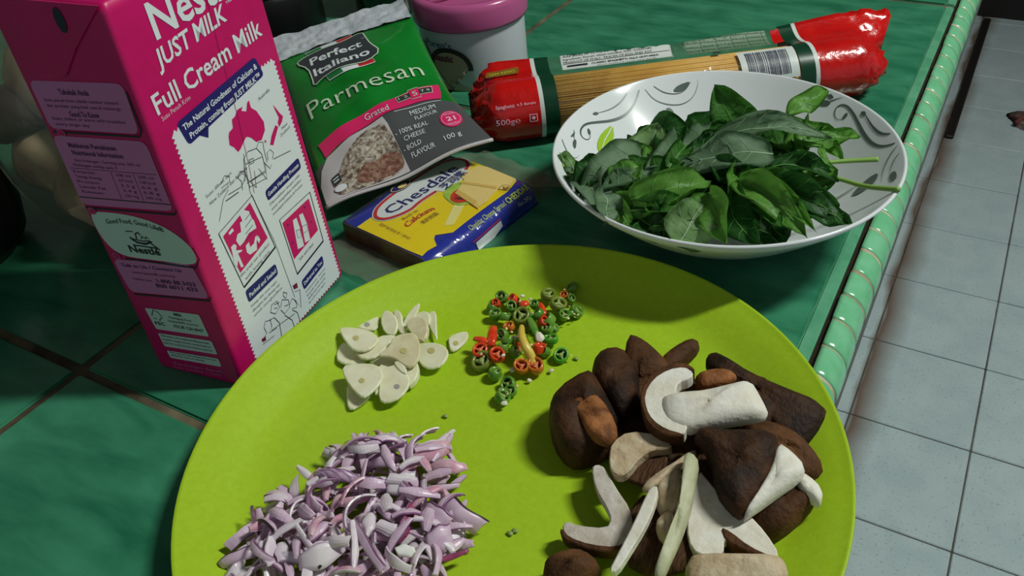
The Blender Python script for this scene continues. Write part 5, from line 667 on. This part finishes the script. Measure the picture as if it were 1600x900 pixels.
def sp_arc(t, q, l):      # q = arc length in mm from the underside round the front and over the fin
    sec = sp_section(t); d = 0
    for (a, b), (c, e) in zip(sec, sec[1:]):
        L = math.hypot(c-a, e-b)
        if d+L >= q: 
            f = (q-d)/L; nx, nz = -(e-b)/L, (c-a)/L; g = l*1000
            return sp_local(t, a+(c-a)*f + nx*g*1.0, max(.3, b+(e-b)*f + nz*g))
        d += L
    return sp_local(t, *sec[-1])
def spp(p, name, m, lift): return p.build(name, m, sp, sp_arc, lift, 4.0)
spp(Print().rect(146,42,188,68), 'barcode_label', 'label_white', .0005)
bc = Print(); x = 151.0
while x < 182: 
    wd = random.choice((.5,.5,.8,1.2)); bc.rect(x, 45, x+wd, 65); x += wd + random.choice((.5,.6,.9))
spp(bc, 'barcode', 'barcode', .0008)
spp(Print().rect(22,82,104,99), 'printed_label', 'label_white', .0006); 
sl = Print()
for k, s_ in enumerate(('Add pasta to salted boiling water and cook', 'Ingredients: Durum wheat semolina. MAY CONTAIN', 'PRODUCT OF ITALY  TRACES OF EGG AND SOY')): sl.text(s_, 24, 96.2-k*2.7, 66, 1.7)
sl.stroke([(23,90.2),(103,90.2)], .35); sl.stroke([(22.3,82.3),(103.7,82.3),(103.7,98.7),(22.3,98.7)], .35, True); sl.text('CLASSIC SPAGHETTI ALLA GUITARRA', 44, 86.6, 50, 1.9, 0, .02); sl.text('best before end see pack', 48, 83.6, 44, 1.4); sl.rect(26, 86.4, 41, 88.4)
spp(sl, 'lettering', 'print_black', .0009)
spp(Print().rect(114,80,178,99), 'printed_table', 'table_panel', .0006)
tb_ = Print()
for k in range(5): tb_.stroke([(114,81.5+k*4),(178,81.5+k*4)], .3); 
for k in range(6): tb_.stroke([(115+k*12,81),(115+k*12,98.5)], .3)
for k in range(5):
    for q in range(5): tb_.text(('Energy','Fat 1.4','Fibre','Salt','12.5 g')[(k+q)%5], 116+q*12, 82.4+k*3.7, 9, 1.4)
spp(tb_, 'lettering', 'table_print', .0009)
spp(Print().poly([(180,80),(189,84),(189,100),(182,98)]), 'printed_mark', 'red_film', .0007)
spp(Print().rect(131,72,137,78.5), 'print_mark', 'print_black', .0008)
s2 = Print()
for k, s_ in enumerate(('Cook uncovered for eight minutes', 'in plenty of boiling salted water', 'drain and serve at once', 'Store in a cool and dry place', 'Made from durum wheat')): s2.text(s_, 16, 68-k*5.2, 40-k*3, 1.7)
spp(s2, 'lettering', 'print_brown', .0008)
s3 = Print().text('500g℮', -32, 35, 17, 4.0).stroke([(-8,35),(-3,35),(-3,40),(-8,40)],.8,True).disc(-5.5,37.5,1.2).text('Spaghetti', -31, 46, 13, 2.6).text('n.5 durum', -16, 46.6, 13, 2.2); s3.v = [(a,b) for a,b in s3.v]
spp(s3, 'lettering', 'print_pinkwhite', .0010)
spp(Print().rrect([(-34,84),(-10,86),(-9,94),(-33,92)],1.5), 'printed_plate', 'print_brown', .0012); spp(Print().text('SAN REMO', -31, 87, 19, 3.0, 4), 'lettering', 'print_gold', .0014)

# ------------------------------------------------------------------ pink lidded tub
tub = thing('plastic_tub', 'white plastic tub with a translucent pink lid behind the green pouch', 'tub', (-.3913, .5499, 0))
bm = bmesh.new(); lathe(bm, [(0,0),(.040,0),(.0425,.0015),(.0432,.004),(.0434,.053),(.0434,.058),(0,.058)], 72); obj('body', bm, 'tub_white', tub)
bm = bmesh.new(); lathe(bm, [(.0452,.0505),(.0465,.0505),(.0470,.053),(.0470,.066),(.0462,.0695),(.0438,.0715),(.0405,.0718),(.0395,.0700),(.032,.0692),(0,.069)], 72); lid = obj('lid', bm, 'pink_lid', tub)
bm = bmesh.new()
for a in (.3, 2.4, 4.5): tube(bm, [(.040*math.cos(a),.040*math.sin(a),.0708), (.012*math.cos(a+.9),.012*math.sin(a+.9),.0705), (.040*math.cos(a+1.9),.040*math.sin(a+1.9),.0708)], .0011, 8)
obj('lid_rib', bm, 'pink_lid', lid)
def cyl(u, v, l): a = u/43.2; r = .0434+l; return Vector((r*math.cos(a), r*math.sin(a), v/1000))
p = Print().add([(-64+16.5*math.cos(PI*k/20), 20+14*math.sin(PI*k/20)) for k in range(21)] + [(-47,1),(-64,.8),(-80.5,1)], [tuple(range(24))]); p.build('printed_label', 'tub_beige', tub, cyl, .0002, 5)
Print().stroke([(-92,38),(-88,36.5),(-84,30),(-80,22)], 1.6).ring(-64,20,17.5,15.2,4.0,-.12,PI*.98,26).build('printed_arc', 'tub_brown', tub, cyl, .0004, 4)
Print().text("Puren's", -86, 36.4, 26, 5.6, 0, .01).build('lettering', 'tub_blue', tub, cyl, .0006, 3); Print().text('Classic', -81, 25.4, 21, 6.0, 0, .03).build('lettering', 'print_maroon', tub, cyl, .0006, 3)

# ------------------------------------------------------------------ things behind, mostly out of the light
jar = thing('black_jar', 'black plastic jar standing behind the silver top of the green pouch', 'jar', (-.585, .515, 0))
bm = bmesh.new(); lathe(bm, [(0,0),(.046,0),(.048,.003),(.048,.060),(.045,.066)], 48); obj('body', bm, 'black_plastic', jar)
bm = bmesh.new(); lathe(bm, [(.0,.0665),(.047,.0665),(.0485,.068),(.0485,.083),(.046,.085),(0,.0855)], 48); obj('lid', bm, 'black_plastic', jar)
bot = thing('dark_bottle', 'dark green bottle standing beside the black jar behind the pouch', 'bottle', (-.555, .645, 0))
bm = bmesh.new(); lathe(bm, [(0,0),(.032,0),(.034,.003),(.034,.11),(.030,.125),(.014,.15),(.013,.19),(.0135,.20)], 40); obj('glass', bm, 'dark_glass', bot)
bm = bmesh.new(); lathe(bm, [(0,.2),(.0145,.2),(.0148,.218),(0,.219)], 24); obj('cap', bm, 'label_white', bot)
bag = thing('plastic_bag', 'clear plastic bag of pale brown food behind the milk carton at the left edge', 'bag', (-.485, .287, 0))
def lump(bm, c, rx, ry, rz, seed, amp=.12, n=28, m=16, floor_z=.001):
    rnd = random.Random(seed); ph = [rnd.uniform(0, 6.28) for _ in range(6)]; rings = []
    for j in range(m+1):
        b = -PI/2 + PI*j/m; ring_ = []
        for i in range(n):
            a = 2*PI*i/n; q = 1 + amp*(math.sin(3*a+ph[0]+2*b)+.6*math.sin(5*a+ph[1]-3*b)+.5*math.sin(4*b+ph[2]))/2
            ring_.append((c[0]+rx*q*math.cos(a)*math.cos(b), c[1]+ry*q*math.sin(a)*math.cos(b), max(floor_z, c[2]+rz*q*math.sin(b))))
        rings.append(ring_)
    loft(bm, rings); bmesh.ops.recalc_face_normals(bm, faces=bm.faces)
for k, (c, r) in enumerate((((.01,-.015,.036),.046), ((-.03,.015,.04),.042), ((.02,.025,.045),.042), ((-.02,.0,.095),.044), ((.02,.005,.10),.040), ((-.028,-.022,.05),.038))):
    bm = bmesh.new(); lump(bm, c, r, r*.95, r*.72, k); obj('bread_piece', bm, 'bag_content', bag)
for k, (c, r) in enumerate((((.035,-.035,.022),.024), ((-.034,-.046,.085),.020), ((.040,-.03,.085),.017))):
    bm = bmesh.new(); lump(bm, c, r, r, r*.8, 20+k); obj('dark_item_and_hollow', bm, 'bag_dark', bag)  # lower lump is a brown item; upper two paint shaded hollows as dark lumps
bm = bmesh.new(); lump(bm, (0,0,.075), .076, .074, .085, 9, .08, 48, 26); obj('film', bm, 'bag_film', bag)
form = thing('black_form', 'round black pot at the left edge of the picture in front of the plastic bag', 'form', (-.560, .190, 0))
bm = bmesh.new(); lathe(bm, [(0,0),(.038,0),(.046,.010),(.050,.030),(.048,.056),(.042,.068),(.039,.068),(.044,.054),(.045,.03),(.036,.008),(0,.007)], 48); obj('body', bm, 'black_plastic', form)  # black hollow form filling the dark area at the left edge
bm = bmesh.new(); tube(bm, [(-.047,0,.046),(-.070,0,.052),(-.074,0,.034),(-.049,0,.022)], .004, 8); obj('handle', bm, 'black_plastic', form)
# ------------------------------------------------------------------ lime plate
PC = Vector((-.14904, .20062, 0)); PR = .1417
plate = thing('plate', 'large round lime green plastic plate in the foreground holding the chopped vegetables', 'plate', PC)
bm = bmesh.new()
lathe(bm, [(0,.0042),(.06,.0042),(.105,.0043),(.114,.0050),(.122,.0085),(.130,.0128),(.137,.0158),(.1405,.0170),(.1417,.0178),(.1421,.0172),(.1412,.0158),(.136,.0138),(.128,.0098),(.120,.0050),(.113,.0014),(.104,.0004),(0,.0004)], 144)
obj('dish', bm, 'lime_plastic', plate)

# ------------------------------------------------------------------ white bowl with printed vines
BCN = Vector((-.13186, .42107, 0)); BR = .0985
bowl = thing('bowl', 'white porcelain bowl with grey vine print holding green leaves', 'bowl', BCN)
def bz(r): return .008 if r < .045 else .008 + .042*((r-.045)/(BR-.045))**1.35
inner = [(0,.008),(.02,.008),(.040,.008)] + [(.045+(BR-.045)*k/14, bz(.045+(BR-.045)*k/14)) for k in range(15)]
outer = [(.0993,.0507),(.1003,.0503),(.1006,.0492)] + [(.1003-.0553*k/12, .0478-.0448*(1-(1-k/12)**1.25)) for k in range(1,13)] + [(.044,.0005),(.041,.0005),(.040,.002),(0,.002)]
bm = bmesh.new(); lathe(bm, inner+outer, 128); obj('dish', bm, 'porcelain', bowl)
def b_in(u, v, l):
    r = math.hypot(u, v)/1000; r2 = min(r, BR); s = (bz(r2+.0005)-bz(r2-.0005))/.001 if r2 > .046 else 0
    k = 1/math.sqrt(1+s*s); d = Vector((u, v, 0)).normalized() if r > 1e-6 else Vector((1,0,0))
    return d*(r2 - l*s*k) + Vector((0,0,bz(r2)+l*k))
def smooth_line(P): return [tuple(q) for q in chaikin([(a,b,0) for a,b in P], 2, False)]
vs = Print()
for P, wd in VINE_STROKES:
    L = smooth_line(P); n = len(L); vs.stroke([(a[0],a[1]) for a in L], [wd*(.35+.75*(1-abs(2*i/(n-1)-.6))) for i in range(n)])
vs.build('printed_vine', 'vine_grey', bowl, b_in, .0003, 4)
vl = Print()
for P in VINE_LEAVES: vl.poly([(q.x,q.y) for q in chaikin(P, 1)])
vl.build('printed_leaf', 'vine_grey', bowl, b_in, .0004, 4)
for P in VINE_GREEN: Print().poly([(q.x,q.y) for q in chaikin(P, 1)]).build('printed_leaf', 'vine_green', bowl, b_in, .0004, 4, 'lime green printed leaf')
vv = Print()
for P in VINE_VEINS: vv.stroke(P, .5)
vv.build('printed_vein', 'vine_white', bowl, b_in, .0006, 4)

# ------------------------------------------------------------------ leaves in the bowl
def leaf(label, a, b, wmm, roll, arch, fold, m, seed, group=None):
    rnd = random.Random(seed); A, B_ = Vector(a), Vector(b); X = (B_-A); L = X.length; X.normalize()
    Z = Vector((0,0,1)); Y = Z.cross(X).normalized(); Z = X.cross(Y)
    # positive lean: face tipped towards the near side of the counter
    near = Vector((.41,-.69,.59)); sgn = 1 if Y.dot(near) > 0 else -1
    rq = Matrix.Rotation(math.radians(roll*.7)*sgn, 3, X); Y = rq @ Y; Z = rq @ Z
    root = bpy.data.objects.new('leaf', None); COL.objects.link(root); root.location = A; root.empty_display_size = .01
    tag(root, label, 'leaf', group)
    W = wmm/2000; NX, NY = 12, 6; p1, p2 = rnd.uniform(0,6), rnd.uniform(0,6); bend = rnd.uniform(-.1,.1)
    def pt(s, t, l=0):
        wd = W*(math.sin(PI*min(1, (s*.96+.04))**.8)**.6)*(1.1-.3*s)*1.22
        y = t*wd; z = arch*L*math.sin(PI*s) + abs(t)*fold*wd*1.8 + .0026*math.sin(s*8+p1)*abs(t) + .0012*math.sin(s*13+t*4+p2) + .0012*math.sin(s*15+p2)*t*t*math.copysign(1,t) - .0008*(1-abs(t))
        y += bend*L*math.sin(PI*s)
        return X*(s*L) + Y*y + Z*(z+l)
    bm = bmesh.new(); tops = [[bm.verts.new(pt(i/NX, -1+2*j/NY)) for j in range(NY+1)] for i in range(NX+1)]
    for i in range(NX):
        for j in range(NY): bm.faces.new((tops[i][j], tops[i+1][j], tops[i+1][j+1], tops[i][j+1]))
    bmesh.ops.solidify(bm, geom=bm.faces[:], thickness=-.0003)
    obj('blade', bm, m, root)
    bm = bmesh.new(); tube(bm, [pt(i/8*.94, 0, .00025) for i in range(9)], [.00042*(1-.085*i) for i in range(9)], 5)
    for s in (.2,.36,.52,.68):
        for t in (-1,1): tube(bm, [pt(s, 0, .0002), pt(s+.06, t*.42, .0002), pt(s+.13, t*.8, .0002)], [.00013,.0001,.00007], 4)
    obj('vein', bm, 'leaf_vein' if m not in ('leaf_grey','leaf_pale') else 'leaf_vein_grey', root)
for i, (lb_, a, b, wmm, roll, arch, fold, m) in enumerate(LEAVES):
    if lb_: leaf(lb_, a, b, wmm, roll, arch, fold, m, i)
    else:
        mid = (Vector(a)+Vector(b))/2 - BCN; u_ = mid.x*.88+mid.y*.47; v_ = mid.y*.79-mid.x*.47
        spot = ('back ' if v_ > .014 else 'front ' if v_ < -.016 else 'middle ')+('right' if u_ > .018 else 'left' if u_ < -.018 else 'centre')
        cn = {'leaf_dark':'dark','leaf':'mid','leaf_bright':'bright','leaf_grey':'greyish','leaf_pale':'pale'}[m]
        leaf('%s green leaf tangled in the %s of the leaf heap' % (cn, spot), a, b, wmm, roll, arch, fold, m, i, '%s green leaves, %s of the heap' % (cn, spot))
for pts, lb_ in STEMS:
    bm = bmesh.new(); L = chaikin(pts, 2, False); tube(bm, L, [.0011+.0005*(i/len(L)) for i in range(len(L))], 8); tag(obj('cut_stalk', bm, 'leaf_stem'), lb_, 'stalk')

# ------------------------------------------------------------------ sliced pieces on the plate
def slab(bm, poly, th, rnd_=.35):
    P = chaikin([(a,b,0) for a,b in poly], 1); n = len(P)
    area_ = sum(P[i].x*P[(i+1)%n].y-P[(i+1)%n].x*P[i].y for i in range(n)); 
    if area_ < 0: P = P[::-1]
    def inset(d):
        out = []
        for i in range(n):
            a, b = P[i-1], P[(i+1)%n]; t = (b-a); t.z = 0
            nn = Vector((-t.y, t.x, 0)).normalized() if t.length > 1e-6 else Vector(); out.append(P[i] + nn*d)
        return out
    r = min(.5, th*rnd_)
    rings = [[q/1000 + Vector((0,0,z/1000)) for q in inset(d)] for d, z in ((r,0),(0,r),(0,th-r),(r,th))]
    loft(bm, rings); bmesh.ops.recalc_face_normals(bm, faces=bm.faces)
def dome(bm, poly, h, seed=0):
    P = chaikin([(a,b,0) for a,b in poly], 1); n = len(P); c = sum(P, Vector())/n; P = [c+(q-c)*1.06 for q in P]; rnd = random.Random(seed); ph = [rnd.uniform(0,6) for _ in range(4)]
    rings = []
    for f, z in ((.55,-.02),(.93,.0),(1,.10),(1.0,.38),(.95,.66),(.84,.84),(.62,.95),(.34,1.0),(.06,1.0)):
        rings.append([((c.x+(q.x-c.x)*f)/1000, (c.y+(q.y-c.y)*f)/1000, (h*z*(1+.07*math.sin(i*.35+ph[0]+f*2)+.05*math.sin(i*.8+ph[1])) )/1000) for i, q in enumerate(P)])
    loft(bm, rings); bmesh.ops.recalc_face_normals(bm, faces=bm.faces)
def piece(name, label, cat, it, group=None, seed=0):
    g = Vector((-it['g'][0], -it['g'][1], 1)).normalized(); e1 = Vector((0,1,0)).cross(g).normalized(); e2 = g.cross(e1)
    root = bpy.data.objects.new(name, None); COL.objects.link(root); root.empty_display_size = .01
    root.matrix_world = Matrix.Translation(it['o']) @ Matrix((e1, e2, g)).transposed().to_4x4(); tag(root, label, cat, group)
    for k, (nm, m, poly, kind, th, lift) in enumerate(it['parts']):
        bm = bmesh.new()
        if kind == 'dome': dome(bm, poly, th, seed+k)
        else: slab(bm, poly, th)
        for v in bm.verts: v.co.z += lift/1000
        obj(nm, bm, m, root, smooth=(kind == 'dome'))
for i, (lb_, it) in enumerate(GARLIC): piece('garlic_slice', lb_, 'garlic', it, None, i)
for i, (lb_, it) in enumerate(MUSH): piece('mushroom_piece', lb_, 'mushroom', it, None, i*7)

# ------------------------------------------------------------------ chillies
def rand_rot(rnd, tilt): return Matrix.Rotation(rnd.uniform(0, 6.28), 3, 'Z') @ Matrix.Rotation(rnd.uniform(-tilt, tilt), 3, 'X') @ Matrix.Rotation(rnd.uniform(-tilt, tilt), 3, 'Y')
rnd = random.Random(4)
SKIN = {'green':'chilli_green','olive':'chilli_olive','bright':'chilli_bright','red':'chilli_red','orange':'chilli_orange'}
def where(kind, loc):
    c = Vector((sum(q[1][0] for q in CHILLI), sum(q[1][1] for q in CHILLI), 0))/len(CHILLI); d = Vector(loc) - c
    far = d.y*.79 - d.x*.47 > 0; rt = d.x*.88 + d.y*.47 > 0
    s = '%s %s' % ('back' if far else 'front', 'right' if rt else 'left')
    w_ = {'green':'short green chilli ring','red':'small red chilli ring'}[kind]
    return '%s in the %s part of the chilli pile' % (w_, s), '%ss, %s of the chilli pile' % (w_, s)
SHARED = {'green':('short green chilli ring in the chopped chilli pile','green chilli rings'), 'red':('small red chilli ring in the chopped chilli pile','small red chilli rings')}
for kind, loc, r, lb_ in CHILLI:
    r *= 1.34; R = rand_rot(rnd, .75 if lb_ is None else .35); h = rnd.uniform(1.4, 2.4)
    lbl, grp = (lb_, None) if lb_ else where(kind, loc)
    root = thing('chilli_ring', lbl, 'chilli', Vector(loc) + Vector((0,0,.0012)), 0, grp)
    bm = bmesh.new(); lathe(bm, [(r*.70,-h),(r*.93,-h*1.02),(r,-h*.7),(r*1.03,0),(r,h*.7),(r*.93,h*1.02),(r*.70,h),(r*.66,0),(r*.70,-h)], 18); bmesh.ops.remove_doubles(bm, verts=bm.verts, dist=1e-5)
    for v in bm.verts: v.co = R @ Vector((v.co.x*1.05, v.co.y*.92, v.co.z))/1000
    obj('skin', bm, SKIN[kind], root)
    bm = bmesh.new()
    for a in range(3):
        q = a*2.1+.4; box(bm, -.12*r, .12*r, 0, .7*r, -h*.7, h*.55)
        for v in list(bm.verts)[-8:]: v.co = Matrix.Rotation(q, 3, 'Z') @ v.co
    lathe(bm, [(0,-h*.75),(r*.3,-h*.7),(r*.34,0),(r*.26,h*.6),(0,h*.7)], 8)
    for v in bm.verts: v.co = R @ v.co/1000
    obj('pith', bm, 'pith_red' if kind in ('red','orange') else 'pith_green', root)
for kind, a, b, wd, lb_ in CHILLI_STRIPS:
    a, b = Vector(a), Vector(b); m_ = (a+b)/2 + Vector((0,0,.0012)); bm = bmesh.new()
    d = (b-a).normalized(); s = d.cross(Vector((0,0,1))).normalized(); rings = []
    for i in range(7):
        f = i/6; c = a*(1-f)**2 + m_*2*f*(1-f) + b*f*f; ww = wd/2000*(.8+.35*math.sin(PI*f))
        rings.append([c + s*ww*math.cos(t) + Vector((0,0,1))*ww*.62*math.sin(t) for t in [2*PI*k/12 for k in range(12)]])
    loft(bm, rings); bmesh.ops.recalc_face_normals(bm, faces=bm.faces); tag(obj('chilli_strip', bm, SKIN[kind]), lb_, 'chilli')
bm = bmesh.new(); tube(bm, chaikin(YSTEM, 2, False), [.0012+.0011*min(1,i/9) for i in range(14)][:len(chaikin(YSTEM,2,False))] + [.0023]*20, 12)
tag(obj('chilli_stalk', bm, 'chilli_stem'), 'yellow chilli stem lying upright on the chopped chilli pile', 'chilli')
for loc, r, lb_ in PITH:
    bm = bmesh.new(); R = rand_rot(rnd, .5); lump(bm, (0,0,0), r, r*.8, r*.5, int(r*100), .15, 12, 8, -9)
    for v in bm.verts: v.co = R @ v.co/1000
    o = obj('chilli_pith', bm, 'pith_pale'); o.location = Vector(loc) + Vector((0,0,.0008)); tag(o, lb_ or 'small pale chilli pith scrap in the chopped chilli pile', 'chilli', None if lb_ else 'pale pith scraps')
sd = None
for q in SEEDS[:30]:
    if sd is None:
        bm = bmesh.new(); lathe(bm, [(0,-.0002),(.0006,-.00015),(.0008,0),(.0006,.00015),(0,.0002)], 10); sd = obj('chilli_seed', bm, 'seed'); o = sd
        tag(o, 'tiny flat yellow chilli seed in the chopped chilli pile', 'seed', 'chilli seeds')
    else: o = sd.copy(); COL.objects.link(o)
    o.location = q; o.rotation_euler = (rnd.uniform(-.8,.8), rnd.uniform(-.8,.8), 0)
for k, q in enumerate(CRUMBS):
    bm = bmesh.new(); lump(bm, (0,0,0), .0014, .001, .0006, 40+k, .3, 10, 6, -1); o = obj('crumb', bm, 'pith_green'); o.location = q
    tag(o, ('small green crumb on the plate right of the chilli pile','second green crumb on the plate above the mushrooms','wet translucent crumb on the plate between shallots and mushrooms','specklike crumb beside the wet translucent one','white speck on the plate below the garlic')[k], 'crumb')

# ------------------------------------------------------------------ shallots
def sliver_mesh(L, wd, curve, th, taper=.7, seed=0):
    # strip cut from a shallot layer: bends along its length, cupped across, cut square or slanted at the ends
    bm = bmesh.new(); rings = []; r2 = random.Random(seed); p1 = r2.uniform(0,6); sl = r2.uniform(-.5,.5); t0 = r2.uniform(.25,.8); t1 = r2.uniform(.35,.95); cup = r2.uniform(.04,.22)
    for i in range(10):
        s = i/9; x = (s-.5)*L; z = curve*L*(1-(2*s-1)**2); f = min(1, (t0+(1-t0)*min(1,s*3.2)), (t1+(1-t1)*min(1,(1-s)*3.2))); ww = wd/2*f*(1+.10*math.sin(s*11+p1))
        row = []
        for t in (-1,-.5,0,.5,1): row.append((x+sl*ww*t, t*ww + .025*L*math.sin(s*3+p1), z - wd*cup*t*t + th/2))
        for t in (1,.5,0,-.5,-1): row.append((x+sl*ww*t, t*ww + .025*L*math.sin(s*3+p1), z - wd*cup*t*t - th/2))
        rings.append([(a/1000, b/1000, c/1000) for a,b,c in row])
    loft(bm, rings); bmesh.ops.recalc_face_normals(bm, faces=bm.faces)
    return bm
def sk_strip(L, wd, curve, th, seed):
    r2 = random.Random(seed); p1 = r2.uniform(0,6); sl = r2.uniform(-.5,.5); t0 = r2.uniform(.25,.8); t1 = r2.uniform(.35,.95); cup = r2.uniform(.04,.22); bm = bmesh.new(); rows = []
    for i in range(10):
        s = i/9; x = (s-.5)*L; z = curve*L*(1-(2*s-1)**2); f = min(1, (t0+(1-t0)*min(1,s*3.2)), (t1+(1-t1)*min(1,(1-s)*3.2))); ww = wd/2*f*(1+.10*math.sin(s*11+p1))
        rows.append([((x+sl*ww*t)/1000, (ww*t + .025*L*math.sin(s*3+p1))/1000, (z-wd*cup*t*t+th*k)/1000) for t, k in ((.90,-.6),(1.03,-.6),(1.03,.6),(.90,.6))])
    loft(bm, rows); bmesh.ops.recalc_face_normals(bm, faces=bm.faces); return bm
PM = {'pale':('shallot_pale','shallot_skin'),'white':('shallot_white','shallot_pale'),'pink':('shallot_pink','shallot_white'),'magenta':('shallot_magenta','shallot_skin'),'rim':('shallot_pale','shallot_dark'),'core':('shallot_core',None),'stripe':('shallot_stripe','shallot_skin')}
for k, (lb_, kind, a, b, wd, curve, roll) in enumerate(SHAL):
    A, B_ = Vector(a), Vector(b); X = B_-A; L = X.length*1000; X.normalize(); Y = Vector((0,0,1)).cross(X).normalized(); Z = X.cross(Y)
    sg = 1 if Y.dot(Vector((.41,-.69,.59))) > 0 else -1; rq = Matrix.Rotation(-math.radians(roll)*sg, 3, X); Y = rq @ Y; Z = rq @ Z
    root = bpy.data.objects.new('shallot_piece', None); COL.objects.link(root); root.matrix_world = Matrix.Translation((A+B_)/2) @ Matrix((X,Y,Z)).transposed().to_4x4(); tag(root, lb_, 'shallot')
    obj('flesh', sliver_mesh(L, wd, curve, 1.0, .45, k), PM[kind][0], root)
    if PM[kind][1]: obj('skin_edge', sk_strip(L, wd, curve, 1.0, k), PM[kind][1], root)
protos = []
for k, (L, wd, cv, kind) in enumerate(((17,3.6,.10,'pale'),(13,4.6,.18,'pale'),(20,3.0,.05,'white'),(12,5.2,.12,'white'),(16,4.4,.24,'pale'),(10,6.0,.10,'pale'),(14,3.6,.14,'pink'),(14,4.0,.10,'rim'),(17,4.4,.2,'pale'),(12,4.8,.16,'white'),(16,3.0,.28,'pale'),(9,5.0,.06,'white'),(18,2.4,.04,'pale'),(13,3.8,.22,'white'))):
    root = thing('shallot_sliver', 'shallot sliver in the chopped shallot pile', 'shallot', (0,0,-5), 0, 'shallot slivers in the pile')
    obj('flesh', sliver_mesh(L, wd, cv, .8, .5, 50+k), PM[kind][0], root, smooth=False); obj('skin_edge', sk_strip(L, wd, cv, .8, 50+k), PM[kind][1], root); root['look'] = kind; protos.append(root)
HP = [Vector((a,b)) for a,b in HEAP]; HC = sum(HP, Vector((0,0)))/len(HP)
def inside(q):
    c = False; n = len(HP)
    for i in range(n):
        a, b = HP[i], HP[i-1]
        if (a.y > q.y) != (b.y > q.y) and q.x < (b.x-a.x)*(q.y-a.y)/(b.y-a.y)+a.x: c = not c
    return c
def edge_d(q):
    d = 9
    for i in range(len(HP)):
        a, b = HP[i-1], HP[i]; t = max(0, min(1, (q-a).dot(b-a)/(b-a).length_squared)); d = min(d, (a+(b-a)*t-q).length)
    return d
xs = [q.x for q in HP]; ys = [q.y for q in HP]; used = set(); placed = 0; rnd = random.Random(8); cells = {}
while placed < 280:
    q = Vector((rnd.uniform(min(xs), max(xs)), rnd.uniform(min(ys), max(ys))))
    if not inside(q): continue
    d = edge_d(q)
    if d < .004: continue
    key = (int(q.x/.011), int(q.y/.011)); n = cells.get(key, 0); top = .0015 + .0155*min(1, d/.022)
    if n > 6: continue
    cells[key] = n+1; z = .0060 + min(n*.0028, top) + rnd.uniform(0,.001)
    pr = protos[placed % len(protos)]
    o = pr if pr not in used else copy_tree(pr); used.add(pr)
    o.location = (q.x, q.y, z); o.rotation_euler = (rnd.uniform(-1.1,1.1), rnd.uniform(-.45,.45), rnd.uniform(0, 6.28)); placed += 1
    d2 = q - HC; u_ = d2.x*.88 + d2.y*.47; v_ = d2.y*.79 - d2.x*.47; wide = max(o.children[0].dimensions[:2]) < .0135
    spot = ('back ' if v_ > .012 else 'front ' if v_ < -.012 else 'middle ') + ('right' if u_ > .014 else 'left' if u_ < -.014 else 'centre')
    lk = {'pale':'mauve','white':'whitish','pink':'pink tinged','rim':'dark edged','stripe':'purple streaked'}[o['look']]
    o['label'] = '%s %s shallot %s in the %s of the chopped shallot pile' % ('short' if wide else 'long thin', lk, 'flake' if wide else 'sliver', spot)
    o['group'] = '%s %s shallot pieces, %s of the pile' % ('short' if wide else 'long', lk, spot)
